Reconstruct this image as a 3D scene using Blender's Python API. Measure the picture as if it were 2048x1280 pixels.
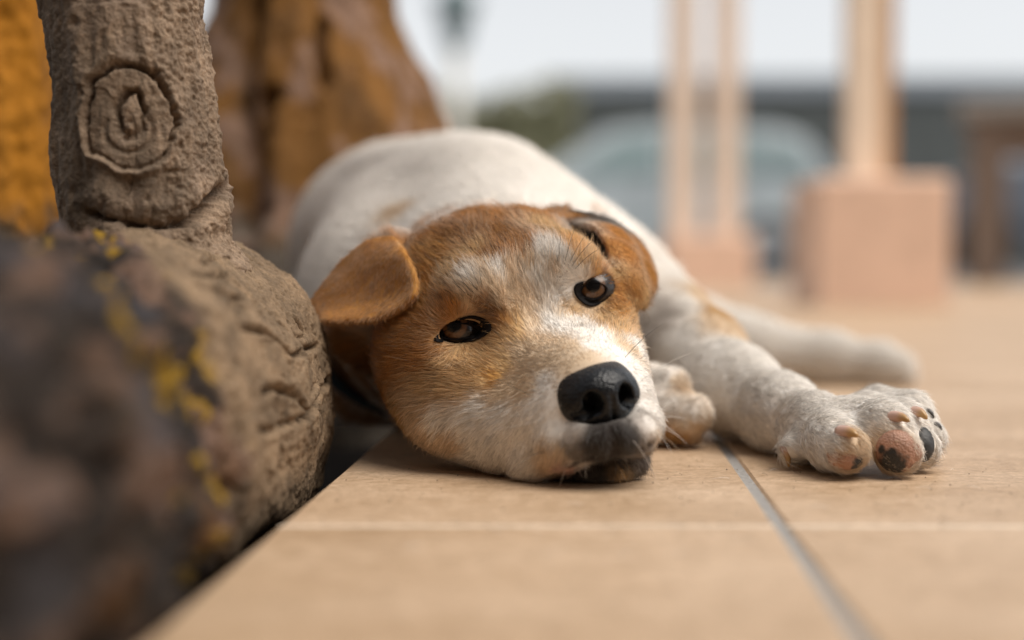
import bpy, bmesh, math, random
import numpy as np
from mathutils import Vector, Matrix
from mathutils.bvhtree import BVHTree

random.seed(7)
RNG = np.random.default_rng(11)
for _o in list(bpy.data.objects):
    bpy.data.objects.remove(_o)
SC = bpy.context.scene
COL = SC.collection

# ------------------------------------------------------------------ camera
CAM_H, FPX, CX, CY, HZN = 0.087, 2048 * 50 / 36, 1024, 640, 520
PITCH = math.atan((CY - HZN) / FPX)
cam_data = bpy.data.cameras.new('camera')
cam_data.lens = 50
cam_data.sensor_width = 36
cam_data.clip_start = 0.01
cam_data.clip_end = 500
cam_data.dof.use_dof = True
cam_data.dof.focus_distance = 0.578
cam_data.dof.aperture_fstop = 2.9
cam = bpy.data.objects.new('camera', cam_data)
COL.objects.link(cam)
cam.location = (0, 0, CAM_H)
cam.rotation_euler = (math.pi / 2 - PITCH, 0, 0)
SC.camera = cam

# ------------------------------------------------------------------ sky, sun, exposure
SUN_EL, SUN_ROT = math.radians(60), math.radians(112)
world = bpy.data.worlds.new('World')
SC.world = world
world.use_nodes = True
wn, wl = world.node_tree.nodes, world.node_tree.links
wn.clear()
sky = wn.new('ShaderNodeTexSky')
sky.sky_type = 'NISHITA'
sky.sun_disc = False
sky.sun_elevation = SUN_EL
sky.sun_rotation = SUN_ROT
sky.air_density = 1.0
sky.dust_density = 1.5
sky.ozone_density = 1.0
hsv = wn.new('ShaderNodeHueSaturation')
hsv.inputs['Saturation'].default_value = 0.12
bg = wn.new('ShaderNodeBackground')
bg.inputs['Strength'].default_value = 0.079
out = wn.new('ShaderNodeOutputWorld')
wl.new(sky.outputs[0], hsv.inputs['Color'])
wl.new(hsv.outputs[0], bg.inputs['Color'])
wl.new(bg.outputs[0], out.inputs['Surface'])
sun_data = bpy.data.lights.new('sun', 'SUN')
sun_data.energy = 1.5
sun_data.angle = math.radians(48)
sun_data.color = (1.0, 0.93, 0.84)
sun = bpy.data.objects.new('sun', sun_data)
COL.objects.link(sun)
_sd = Vector((math.sin(SUN_ROT) * math.cos(SUN_EL), math.cos(SUN_ROT) * math.cos(SUN_EL), math.sin(SUN_EL)))
sun.rotation_euler = _sd.to_track_quat('Z', 'Y').to_euler()
SC.view_settings.view_transform = 'Standard'
SC.view_settings.look = 'None'
SC.view_settings.exposure = 1.16
SC.view_settings.gamma = 1.0
SC.render.engine = 'CYCLES'
SC.cycles.use_denoising = True
SC.cycles.max_bounces = 8
SC.cycles.transparent_max_bounces = 8

# ------------------------------------------------------------------ helpers
C_RIGHT = np.array([1.0, 0, 0])
C_UP = np.array([0, math.sin(PITCH), math.cos(PITCH)])
C_FWD = np.array([0, math.cos(PITCH), -math.sin(PITCH)])
C_POS = np.array([0, 0, CAM_H])


def P(u, v, d):
    """world point seen at (u, v) of the 2048-wide photograph, d metres in front of the lens"""
    return C_POS + C_FWD * d + C_RIGHT * ((u - CX) / FPX * d) + C_UP * ((CY - v) / FPX * d)


def proj(p):
    q = np.asarray(p) - C_POS
    d = q @ C_FWD
    return CX + FPX * (q @ C_RIGHT) / d, CY - FPX * (q @ C_UP) / d, d


def floor_at(u, v):
    q = C_FWD + C_RIGHT * ((u - CX) / FPX) + C_UP * ((CY - v) / FPX)
    t = -CAM_H / q[2]
    return C_POS + q * t


def smin(a, b, k):
    h = np.clip(0.5 + 0.5 * (b - a) / k, 0, 1)
    return b + (a - b) * h - k * h * (1 - h)


class Field:
    """a signed-distance volume that soft blobs are blended into"""
    def __init__(self, lo, hi, h):
        self.lo, self.h = np.array(lo, float), h
        self.n = np.ceil((np.array(hi) - self.lo) / h).astype(int) + 1
        self.F = np.full(self.n, 0.03, np.float32)

    def box(self, lo, hi, pad):
        a = np.clip(np.floor((np.array(lo) - pad - self.lo) / self.h).astype(int), 0, self.n)
        b = np.clip(np.ceil((np.array(hi) + pad - self.lo) / self.h).astype(int) + 1, 0, self.n)
        return a, b

    def coords(self, a, b):
        ax = [(self.lo[i] + self.h * np.arange(a[i], b[i])).astype(np.float32) for i in range(3)]
        return np.meshgrid(*ax, indexing='ij')

    def blend(self, lo, hi, fn, k, sub=False):
        a, b = self.box(lo, hi, k * 1.1 + 0.006)
        if np.any(b - a < 1):
            return
        X = self.coords(a, b)
        d = fn(*X).astype(np.float32)
        s = (slice(a[0], b[0]), slice(a[1], b[1]), slice(a[2], b[2]))
        if sub:
            self.F[s] = -smin(-self.F[s], d, k)
        else:
            self.F[s] = smin(self.F[s], d, k)

    def ball(self, c, r, k=0.01, sub=False):
        c = np.array(c)
        self.blend(c - r, c + r, lambda x, y, z: np.sqrt((x - c[0])**2 + (y - c[1])**2 + (z - c[2])**2) - r, k, sub)

    def cone(self, p, q, r1, r2, k=0.01, sub=False):
        p, q = np.array(p), np.array(q)
        ba = q - p
        L2 = ba @ ba

        def fn(x, y, z):
            t = np.clip(((x - p[0]) * ba[0] + (y - p[1]) * ba[1] + (z - p[2]) * ba[2]) / L2, 0, 1)
            return np.sqrt((x - p[0] - t * ba[0])**2 + (y - p[1] - t * ba[1])**2 + (z - p[2] - t * ba[2])**2) - (r1 + (r2 - r1) * t)
        rr = np.array([r1] * 3), np.array([r2] * 3)
        self.blend(np.minimum(p - rr[0], q - rr[1]), np.maximum(p + rr[0], q + rr[1]), fn, k, sub)

    def chain(self, pts, k=0.01):
        for (p, r1), (q, r2) in zip(pts[:-1], pts[1:]):
            self.cone(p, q, r1, r2, k)

    def ell(self, c, R, axes=np.eye(3), k=0.01, sub=False):
        """ellipsoid, axes = rows of unit vectors"""
        c, R, A = np.array(c), np.array(R, float), np.array(axes)
        m = R.max()

        def fn(x, y, z):
            dx, dy, dz = x - c[0], y - c[1], z - c[2]
            l = [(dx * A[i, 0] + dy * A[i, 1] + dz * A[i, 2]) / R[i] for i in range(3)]
            k0 = np.sqrt(l[0]**2 + l[1]**2 + l[2]**2)
            k1 = np.sqrt((l[0] / R[0])**2 + (l[1] / R[1])**2 + (l[2] / R[2])**2)
            return k0 * (k0 - 1) / np.maximum(k1, 1e-6)
        self.blend(c - m, c + m, fn, k, sub)

    def sheet(self, grid, thick, k=0.004, sub=False):
        """a thin bent sheet through a grid of points"""
        G = np.array(grid, float)
        tris = []
        for i in range(G.shape[0] - 1):
            for j in range(G.shape[1] - 1):
                a, b, c, d = G[i, j], G[i, j + 1], G[i + 1, j + 1], G[i + 1, j]
                tris += [(a, b, c), (a, c, d)]

        def fn(x, y, z):
            p = np.stack([x, y, z], -1).reshape(-1, 3).astype(float)
            best = np.full(len(p), 1e9)
            for a, b, c in tris:
                best = np.minimum(best, tri_d2(p, a, b, c))
            return (np.sqrt(best) - thick).reshape(x.shape)
        self.blend(G.reshape(-1, 3).min(0) - thick, G.reshape(-1, 3).max(0) + thick, fn, k, sub)

    def hit(self, u, v, d0=0.40):
        """depth at which the line of sight through (u, v) meets the surface"""
        dd = np.arange(d0, 1.2, self.h * 0.5)
        pts = C_POS + dd[:, None] * (C_FWD + C_RIGHT * ((u - CX) / FPX) + C_UP * ((CY - v) / FPX))
        ii = np.round((pts - self.lo) / self.h).astype(int)
        ok = np.all((ii >= 0) & (ii < self.n), axis=1)
        f = np.full(len(dd), 1.0)
        f[ok] = self.F[tuple(ii[ok].T)]
        k = np.argmax(f < 0)
        return dd[k] if f[k] < 0 else None

    def mesh(self, smooth=2):
        V, Q = surface_nets(self.F, self.lo, self.h)
        return relax(V, Q, smooth), Q


def refine(grid, n=3):
    """Catmull-Rom refinement of a grid of points"""
    G = np.array(grid, float)
    for axis_ in (0, 1):
        G = np.moveaxis(G, axis_, 0)
        Q = np.concatenate([2 * G[:1] - G[1:2], G, 2 * G[-1:] - G[-2:-1]])
        out_ = []
        for i in range(1, len(Q) - 2):
            for t in np.arange(n) / n:
                a, b, c, d = Q[i - 1], Q[i], Q[i + 1], Q[i + 2]
                out_.append(.5 * (2 * b + (c - a) * t + (2 * a - 5 * b + 4 * c - d) * t * t + (3 * b - 3 * c + d - a) * t**3))
        out_.append(G[-1])
        G = np.moveaxis(np.array(out_), 0, axis_)
    return G


def tri_d2(p, a, b, c):
    ba, cb, ac = b - a, c - b, a - c
    pa, pb, pc = p - a, p - b, p - c
    n = np.cross(ba, ac)
    s = (np.sign(pa @ np.cross(ba, n)) + np.sign(pb @ np.cross(cb, n)) + np.sign(pc @ np.cross(ac, n)))

    def seg(e, q):
        t = np.clip((q @ e) / (e @ e), 0, 1)[:, None]
        w = e * t - q
        return (w * w).sum(1)
    edge = np.minimum(np.minimum(seg(ba, pa), seg(cb, pb)), seg(ac, pc))
    face = (pa @ n)**2 / max(n @ n, 1e-20)
    return np.where(s < 2, edge, face)


def surface_nets(F, lo, h):
    ins = F < 0
    n = np.array(F.shape)
    c = np.zeros(n - 1, np.uint8)
    for i in (0, 1):
        for j in (0, 1):
            for k in (0, 1):
                c += ins[i:n[0] - 1 + i, j:n[1] - 1 + j, k:n[2] - 1 + k]
    act = np.argwhere((c > 0) & (c < 8))
    idx = np.full(n - 1, -1, np.int32)
    idx[tuple(act.T)] = np.arange(len(act))
    acc, cnt = np.zeros((len(act), 3)), np.zeros(len(act))
    cor = [np.array((i, j, k)) for i in (0, 1) for j in (0, 1) for k in (0, 1)]
    for a in cor:
        for ax in range(3):
            if a[ax]:
                continue
            b = a.copy()
            b[ax] = 1
            fa, fb = F[tuple((act + a).T)].astype(float), F[tuple((act + b).T)].astype(float)
            m = (fa < 0) != (fb < 0)
            t = np.where(m, fa / np.where(m, fa - fb, 1), 0)
            acc += np.where(m[:, None], a + t[:, None] * (b - a), 0)
            cnt += m
    V = lo + h * (act + acc / cnt[:, None])
    quads = []
    for ax in range(3):
        sl0 = [slice(None)] * 3
        sl1 = [slice(None)] * 3
        sl0[ax], sl1[ax] = slice(0, n[ax] - 1), slice(1, n[ax])
        A, B = ins[tuple(sl0)], ins[tuple(sl1)]
        e = np.argwhere(A != B)
        u, w = (ax + 1) % 3, (ax + 2) % 3
        e = e[(e[:, u] > 0) & (e[:, w] > 0) & (e[:, u] < n[u] - 1) & (e[:, w] < n[w] - 1)]
        fl = A[tuple(e.T)]
        q = []
        for du, dw in ((-1, -1), (0, -1), (0, 0), (-1, 0)):
            f = e.copy()
            f[:, u] += du
            f[:, w] += dw
            q.append(idx[tuple(f.T)])
        q = np.stack(q, 1)
        q[~fl] = q[~fl][:, ::-1]
        quads.append(q)
    return V, np.concatenate(quads)


def relax(V, Q, it, w=0.5):
    E = np.concatenate([Q[:, [0, 1]], Q[:, [1, 2]], Q[:, [2, 3]], Q[:, [3, 0]]])
    deg = np.bincount(E[:, 0], minlength=len(V)) + np.bincount(E[:, 1], minlength=len(V))
    for _ in range(it):
        S = np.stack([np.bincount(E[:, 0], V[E[:, 1], i], len(V)) + np.bincount(E[:, 1], V[E[:, 0], i], len(V)) for i in range(3)], 1)
        V = V + w * (S / np.maximum(deg, 1)[:, None] - V)
    return V


def mesh_from(name, V, faces, smooth=True):
    me = bpy.data.meshes.new(name)
    V = np.asarray(V, np.float32)
    if isinstance(faces, np.ndarray):
        nf, k = faces.shape
        me.vertices.add(len(V))
        me.vertices.foreach_set('co', V.ravel())
        me.loops.add(nf * k)
        me.loops.foreach_set('vertex_index', faces.astype(np.int32).ravel())
        me.polygons.add(nf)
        me.polygons.foreach_set('loop_start', np.arange(0, nf * k, k, dtype=np.int32))
        me.update(calc_edges=True)
    else:
        me.from_pydata([tuple(map(float, v)) for v in V], [], faces)
    me.validate()
    me.polygons.foreach_set('use_smooth', [smooth] * len(me.polygons))
    me.update()
    return me


def link(name, data, mat=None, parent=None, kind=None):
    o = bpy.data.objects.new(name, data)
    COL.objects.link(o)
    if mat is not None:
        data.materials.append(mat)
    if parent is not None:
        o.parent = parent
        o.matrix_parent_inverse = Matrix.Translation(-Vector(parent.location))
    if kind:
        o['kind'] = kind
    return o


def tag(o, label, cat, group=None):
    o['label'], o['category'] = label, cat
    if group:
        o['group'] = group
    return o


def empty(name, loc, label, cat, group=None):
    o = bpy.data.objects.new(name, None)
    o.empty_display_size = 0.05
    COL.objects.link(o)
    o.location = loc
    return tag(o, label, cat, group)


def vnormals(V, F):
    n = np.cross(V[F[:, 2]] - V[F[:, 0]], V[F[:, 3]] - V[F[:, 1]])
    N = np.zeros_like(V)
    for i in range(4):
        for j in range(3):
            N[:, j] += np.bincount(F[:, i], n[:, j], len(V))
    return N / np.maximum(np.linalg.norm(N, axis=1), 1e-12)[:, None]


def _hash(i, j, k, s):
    x = np.sin(i * 127.1 + j * 311.7 + k * 74.7 + s * 19.19) * 43758.5453
    return x - np.floor(x)


def vnoise(p, s=0):
    """value noise in [-1, 1] at points p"""
    p = np.asarray(p, float)
    f = np.floor(p)
    t = p - f
    t = t * t * t * (t * (t * 6 - 15) + 10)
    r = 0
    for i in (0, 1):
        for j in (0, 1):
            for k in (0, 1):
                w = (t[:, 0] if i else 1 - t[:, 0]) * (t[:, 1] if j else 1 - t[:, 1]) * (t[:, 2] if k else 1 - t[:, 2])
                r = r + w * _hash(f[:, 0] + i, f[:, 1] + j, f[:, 2] + k, s)
    return r * 2 - 1


def fbm(p, oct=4, s=0, gain=0.5):
    a, r, q = 1.0, 0, np.asarray(p, float)
    for o in range(oct):
        r = r + a * vnoise(q, s + o * 7)
        q = q * 2.03 + 13.1
        a *= gain
    return r


def smooth01(x, a, b2):
    t = np.clip((x - a) / (b2 - a), 0, 1)
    return t * t * (3 - 2 * t)

HAIR_HEAD, HAIR_BODY = 4.0e6, 1.1e6
# ------------------------------------------------------------------ the dog: head frame
D0 = 0.60
SU = D0 / FPX                                  # one head unit in metres


def axis(r, u, t):
    return C_RIGHT * r + C_UP * u - C_FWD * t


H_R, H_U, H_F = axis(.917, .271, -.292), axis(-.171, .93, .327), axis(.361, -.25, .899)
H_AX = np.array([H_R, H_U, H_F])
H_O = P(1053, 622, D0)


def H(r, u, f):
    return H_O + SU * (r * H_R + u * H_U + f * H_F)


def W(u, v, d, r):
    return P(u, v, d), r * d / FPX


dog = Field((-0.175, 0.47, -0.004), (0.31, 1.16, 0.205), 0.00125)
s = SU
# trunk of the body
dog.ell(P(900, 500, .87), np.array((.078, .115, .059)), k=.02)
dog.ell(P(958, 392, .84), np.array((.046, .080, .0345)), k=.02)
dog.ell(P(780, 505, .94), np.array((.064, .085, .068)), k=.02)
dog.ell(P(1120, 605, .80), np.array((.066, .09, .055)), k=.02)
dog.ell(P(755, 640, .80), np.array((.045, .09, .066)), k=.02)
# neck
dog.cone(H(-20, -30, -235), P(985, 550, .78), 165 * s, .066, k=.022)
dog.cone(H(-110, -90, -200), P(860, 640, .76), 150 * s, .060, k=.02)
# shoulder and chest to the right of the head
dog.chain([W(1200, 640, .78, 130), W(1310, 665, .76, 100), W(1395, 705, .735, 84)], k=.02)
# stretched foreleg
dog.chain([W(1400, 712, .73, 86), W(1475, 784, .69, 80), W(1560, 828, .645, 70), W(1630, 858, .612, 60), W(1690, 870, .595, 56)], k=.012)
for pts in ([(1632, 862, .602, 56), (1660, 882, .582, 50), (1690, 898, .566, 46)],
            [(1700, 842, .600, 50), (1765, 856, .580, 50), (1793, 900, .570, 48)],
            [(1730, 830, .612, 46), (1800, 844, .592, 42), (1832, 894, .585, 44)],
            [(1755, 815, .625, 42), (1818, 824, .612, 38), (1848, 872, .605, 40)]):
    dog.chain([W(*p) for p in pts], k=.0048)
dog.ball(P(1582, 898, .592), .0055, k=.006)
# the other forepaw, folded under the chin
dog.chain([W(1180, 790, .70, 60), W(1290, 780, .675, 48), W(1345, 772, .665, 36)], k=.006)
dog.chain([W(1180, 850, .69, 58), W(1320, 820, .665, 50), W(1385, 828, .655, 40)], k=.004)
dog.chain([W(1290, 868, .675, 34), W(1375, 862, .662, 30)], k=.004)
# hind foot stretched out behind
dog.chain([W(1250, 650, 1.02, 120), W(1480, 705, 1.02, 72), W(1650, 722, 1.01, 50), W(1745, 735, 1.0, 42), W(1784, 741, .995, 38)], k=.012)

# ---- skull
dog.ell(H(0, 16, -185), np.array((210, 153, 220)) * s, H_AX, k=.012)
dog.ell(H(0, 20, -30), np.array((165, 105, 110)) * s, H_AX, k=.014)
for e in (-1, 1):
    dog.ball(H(e * 98, 52, -8), 62 * s, k=.012)              # brow
    dog.ell(H(e * 165, -40, -60), np.array((75, 80, 110)) * s, H_AX, k=.014)   # cheek bone
    dog.ball(H(e * 62, -138, 262), 66 * s, k=.010)           # lip
    dog.ball(H(e * 80, -135, 180), 72 * s, k=.012)
# muzzle
dog.cone(H(0, -62, 40), H(0, -75, 272), 92 * s, 66 * s, k=.014)
dog.cone(H(0, -130, 60), H(0, -130, 250), 100 * s, 74 * s, k=.012)
# near cheek slumped on the floor
dog.ell(H(-150, -125, 10), np.array((110, 110, 130)) * s, H_AX, k=.016)
dog.ell(H(-120, -185, 110), np.array((90, 85, 120)) * s, H_AX, k=.012)
dog.ell(H(-195, -95, -110), np.array((95, 120, 120)) * s, H_AX, k=.016)
dog.ell(H(-200, -148, 8), np.array((74, 72, 100)) * s, H_AX, k=.016)
dog.ell(H(120, -120, 40), np.array((85, 95, 130)) * s, H_AX, k=.016)
# chin under the lips
dog.cone(H(-60, -215, 180), H(40, -215, 100), 70 * s, 70 * s, k=.01)
# eye hollows
EYE_C = [P(921, 660, .607), P(1186, 582, .614)]
dog.ell(P(930, 662, .576), np.array((50, 34, 38)) * s, H_AX, k=.010, sub=True)
dog.ell(P(1178, 585, .588), np.array((44, 40, 38)) * s, H_AX, k=.010, sub=True)
dog.ell(H(0, 62, 118), np.array((36, 60, 60)) * s, H_AX, k=.02, sub=True)       # stop
# ears
EAR_L = [[(788, 476, .624), (744, 482, .629), (692, 518, .635), (644, 576, .638), (612, 622, .638)],
         [(812, 510, .607), (764, 524, .616), (712, 555, .625), (660, 596, .630), (626, 630, .633)],
         [(832, 558, .597), (804, 586, .603), (755, 607, .611), (700, 620, .618), (648, 635, .623)],
         [(832, 590, .591), (801, 616, .593), (752, 638, .599), (702, 641, .606), (652, 641, .613)]]
EAR_R = [[(1112, 444, .645), (1175, 432, .652), (1224, 446, .662)],
         [(1190, 452, .618), (1238, 462, .632), (1278, 484, .655)],
         [(1222, 512, .607), (1268, 518, .616), (1306, 536, .648)],
         [(1238, 566, .604), (1279, 574, .609), (1309, 572, .638)],
         [(1264, 604, .608), (1280, 609, .611), (1290, 602, .622)]]
dog.sheet(refine([[P(*p) for p in row] for row in EAR_L], 2), 7.5 * s, k=.003)
dog.sheet(refine([[P(*p) for p in row] for row in EAR_R], 2), 7 * s, k=.003)
dog.ell(P(725, 655, .655), np.array((70, 80, 60)) * s, H_AX, k=.012)             # ear root
dog.ball(P(1195, 480, .668), 42 * s, k=.008)
dog.ball(P(1118, 452, .654), 32 * s, k=.012)
dog.ball(P(798, 494, .650), 30 * s, k=.010)
dog.ball(P(768, 500, .642), 26 * s, k=.010)
# mouth line and the cleft under the nose
dog.chain([W(1070, 925, .562, 48), W(1130, 892, .548, 45), W(1182, 878, .541, 39), W(1232, 874, .538, 36), W(1272, 868, .544, 38), W(1292, 850, .558, 36)], k=.006)
dog.chain([W(1035, 950, .576, 34), W(1085, 958, .568, 32), W(1160, 947, .560, 30), W(1225, 940, .558, 30), W(1272, 921, .564, 25)], k=.002)
LIP = [(1075, 974), (1102, 958), (1131, 939), (1160, 926), (1192, 918), (1232, 912), (1272, 908), (1300, 892), (1318, 878)]
LIP3 = [P(u, v, min(dog.hit(u, v) or .56, .575)) for u, v in LIP]
for p, q in zip(LIP3[:-1], LIP3[1:]):
    dog.cone(p - C_UP * 2 * s, q - C_UP * 2 * s, 5.5 * s, 5.5 * s, k=.002, sub=True)
CLEFT = [P(u, v, min(dog.hit(u, v) or .54, .56)) for u, v in ((1229, 860), (1231, 885), (1233, 915))]
for p, q in zip(CLEFT[:-1], CLEFT[1:]):
    dog.cone(p, q, 7 * s, 8 * s, k=.0025, sub=True)
# openings for the eyes, and a seat for the nose
EYE_D = [dog.hit(918, 661), dog.hit(1187, 580)]
dog.ell(P(919, 661, EYE_D[0] + .002), np.array((44, 21, 46)) * s, H_AX, k=.002, sub=True)
dog.ell(P(1187, 580, EYE_D[1] + .002), np.array((27, 24, 46)) * s, H_AX, k=.002, sub=True)
dog.ell(H(0, -86, 335), np.array((60, 46, 50)) * s, H_AX, k=.003, sub=True)
dog.ell(P(852, 352, .90), np.array((.034, .05, .016)), k=.03)
# resting on the floor
zz = (dog.lo[2] + dog.h * np.arange(dog.n[2])).astype(np.float32)
dog.F = np.maximum(dog.F, (0.0012 - zz)[None, None, :])
DV, DQ = dog.mesh(2)
_e = np.concatenate([refine([[P(*p) for p in row] for row in g_], 2).reshape(-1, 3) for g_ in (EAR_L, EAR_R)])
_i = np.where((np.abs(DV - _e.mean(0)).max(1) < .11) & (DV[:, 2] > .04))[0]
_w = np.zeros(len(DV))
for _k in range(0, len(_i), 20000):
    _j = _i[_k:_k + 20000]
    _w[_j] = np.clip((.0075 - np.sqrt(((DV[_j][:, None] - _e[None])**2).sum(2).min(1))) / .003, 0, 1)
DV = DV + _w[:, None] * (relax(DV, DQ, 7) - DV)      # ears are smoother than the rest
del dog.F
# ------------------------------------------------------------------ dog: materials
def srgb(r, g, b):
    f = lambda c: ((c / 255 + .055) / 1.055)**2.4 if c > 10 else c / 255 / 12.92
    return (f(r), f(g), f(b))


def nodes(name):
    m = bpy.data.materials.new(name)
    m.use_nodes = True
    t = m.node_tree
    return m, t.nodes, t.links, t.nodes['Principled BSDF']


def plain(name, col, rough=.6, spec=.5, noise=0, scale=60, bump=0, coat=0):
    m, n, l, b = nodes(name)
    b.inputs['Base Color'].default_value = (*col, 1)
    b.inputs['Roughness'].default_value = rough
    b.inputs['Specular IOR Level'].default_value = spec
    b.inputs['Coat Weight'].default_value = coat
    b.inputs['Coat Roughness'].default_value = .08
    if noise or bump:
        tc = n.new('ShaderNodeTexCoord')
        nz = n.new('ShaderNodeTexNoise')
        nz.inputs['Scale'].default_value = scale
        nz.inputs['Detail'].default_value = 6
        l.new(tc.outputs['Object'], nz.inputs['Vector'])
        if noise:
            mx = n.new('ShaderNodeMix')
            mx.data_type = 'RGBA'
            mx.inputs[6].default_value = (*[c * (1 - noise) for c in col], 1)
            mx.inputs[7].default_value = (*[min(1, c * (1 + noise)) for c in col], 1)
            l.new(nz.outputs[0], mx.inputs[0])
            l.new(mx.outputs[2], b.inputs['Base Color'])
        if bump:
            bp = n.new('ShaderNodeBump')
            bp.inputs['Strength'].default_value = bump
            bp.inputs['Distance'].default_value = .002
            l.new(nz.outputs[0], bp.inputs['Height'])
            l.new(bp.outputs[0], b.inputs['Normal'])
    return m


def attr_mat(name, attr, rough=.7):
    m, n, l, b = nodes(name)
    a = n.new('ShaderNodeAttribute')
    a.attribute_name = attr
    l.new(a.outputs['Color'], b.inputs['Base Color'])
    b.inputs['Roughness'].default_value = rough
    b.inputs['Specular IOR Level'].default_value = .2
    return m


m_lid = plain('eyelid_skin', (.009, .007, .007), .6, .12, .5, 400, .25)
m_claw = plain('claw_horn', (.56, .39, .29), .3, .5)
m_horn = attr_mat('claw_horn_grown', 'col', .3)
m_horn.node_tree.nodes['Principled BSDF'].inputs['Specular IOR Level'].default_value = .5
m_claw_dark = plain('claw_dark_horn', (.07, .06, .055), .4, .5, .3, 300)
m_collar = plain('collar_webbing', (.018, .030, .040), .7, .4, .3, 500, .4)

m_nose, n, l, b = nodes('nose_leather')
tc = n.new('ShaderNodeTexCoord')
vo = n.new('ShaderNodeTexVoronoi')
vo.inputs['Scale'].default_value = 850
nz = n.new('ShaderNodeTexNoise')
nz.inputs['Scale'].default_value = 700
l.new(tc.outputs['Object'], vo.inputs['Vector'])
l.new(tc.outputs['Object'], nz.inputs['Vector'])
bp = n.new('ShaderNodeBump')
bp.inputs['Strength'].default_value = .5
bp.inputs['Distance'].default_value = .0006
l.new(vo.outputs['Distance'], bp.inputs['Height'])
l.new(bp.outputs[0], b.inputs['Normal'])
cr = n.new('ShaderNodeValToRGB')
cr.color_ramp.elements[0].color = (.004, .004, .005, 1)
cr.color_ramp.elements[1].color = (.008, .009, .011, 1)
l.new(nz.outputs[0], cr.inputs[0])
l.new(cr.outputs[0], b.inputs['Base Color'])
b.inputs['Roughness'].default_value = .28
b.inputs['Specular IOR Level'].default_value = .32
b.inputs['Sheen Weight'].default_value = .16
b.inputs['Sheen Roughness'].default_value = .3
b.inputs['Sheen Tint'].default_value = (.55, .78, .9, 1)

m_pad = attr_mat('paw_pad_skin', 'col', .5)
n, l = m_pad.node_tree.nodes, m_pad.node_tree.links
b = n['Principled BSDF']
b.inputs['Specular IOR Level'].default_value = .5
tc = n.new('ShaderNodeTexCoord')
vo = n.new('ShaderNodeTexVoronoi')
vo.inputs['Scale'].default_value = 1100
l.new(tc.outputs['Object'], vo.inputs['Vector'])
bp = n.new('ShaderNodeBump')
bp.inputs['Strength'].default_value = .5
bp.inputs['Distance'].default_value = .0006
l.new(vo.outputs['Distance'], bp.inputs['Height'])
l.new(bp.outputs[0], b.inputs['Normal'])
b.inputs['Roughness'].default_value = .5
m_pad_black = plain('paw_pad_black', (.022, .02, .018), .5, .5, .4, 300, .3)

m_eye = attr_mat('eye_surface', 'col', .25)
b = m_eye.node_tree.nodes['Principled BSDF']
b.inputs['Specular IOR Level'].default_value = .3
b.inputs['Coat Weight'].default_value = .3
b.inputs['Coat Roughness'].default_value = .02
m_skin = attr_mat('dog_skin', 'col', .8)

# fur: each hair carries its colour and the normal of the skin it grows from
m_fur = bpy.data.materials.new('dog_fur')
m_fur.use_nodes = True
n, l = m_fur.node_tree.nodes, m_fur.node_tree.links
n.clear()
fo = n.new('ShaderNodeOutputMaterial')
ac = n.new('ShaderNodeAttribute')
ac.attribute_name = 'hair_col'
an = n.new('ShaderNodeAttribute')
an.attribute_name = 'hair_n'
ge = n.new('ShaderNodeNewGeometry')
mv = n.new('ShaderNodeMix')
mv.data_type = 'VECTOR'
mv.inputs[0].default_value = .72
l.new(ge.outputs['Normal'], mv.inputs[4])
l.new(an.outputs['Vector'], mv.inputs[5])
nm = n.new('ShaderNodeVectorMath')
nm.operation = 'NORMALIZE'
l.new(mv.outputs[1], nm.inputs[0])
hi = n.new('ShaderNodeHairInfo')
rp = n.new('ShaderNodeMapRange')
rp.inputs[3].default_value, rp.inputs[4].default_value = .88, 1.14
l.new(hi.outputs['Intercept'], rp.inputs[0])
vm = n.new('ShaderNodeVectorMath')
vm.operation = 'SCALE'
l.new(ac.outputs['Color'], vm.inputs[0])
l.new(rp.outputs[0], vm.inputs['Scale'])
df = n.new('ShaderNodeBsdfDiffuse')
l.new(vm.outputs[0], df.inputs['Color'])
l.new(nm.outputs[0], df.inputs['Normal'])
gl = n.new('ShaderNodeBsdfHair')
gl.component = 'Reflection'
gl.inputs['RoughnessU'].default_value = .35
gl.inputs['RoughnessV'].default_value = .6
gl.inputs['Color'].default_value = (.8, .78, .75, 1)
mxs = n.new('ShaderNodeMixShader')
mxs.inputs[0].default_value = .08
tr = n.new('ShaderNodeBsdfTranslucent')
l.new(vm.outputs[0], tr.inputs['Color'])
l.new(nm.outputs[0], tr.inputs['Normal'])
mtr = n.new('ShaderNodeMixShader')
mtr.inputs[0].default_value = .22
l.new(df.outputs[0], mtr.inputs[1])
l.new(tr.outputs[0], mtr.inputs[2])
l.new(mtr.outputs[0], mxs.inputs[1])
l.new(gl.outputs[0], mxs.inputs[2])
l.new(mxs.outputs[0], fo.inputs[0])

# ------------------------------------------------------------------ dog: root and nose
dog_root = empty('dog', (0.02, .75, 0), 'tan and white puppy lying with its chin on the tiles beside the concrete log', 'dog')
BVH = BVHTree.FromPolygons([tuple(v) for v in DV], [tuple(map(int, q)) for q in DQ])


def hit(u, v):
    dr = Vector(C_FWD + C_RIGHT * ((u - CX) / FPX) + C_UP * ((CY - v) / FPX))
    p, nn, _, _ = BVH.ray_cast(Vector(C_POS), dr.normalized(), 3)
    return (np.array(p), np.array(nn)) if p is not None else (None, None)


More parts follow.
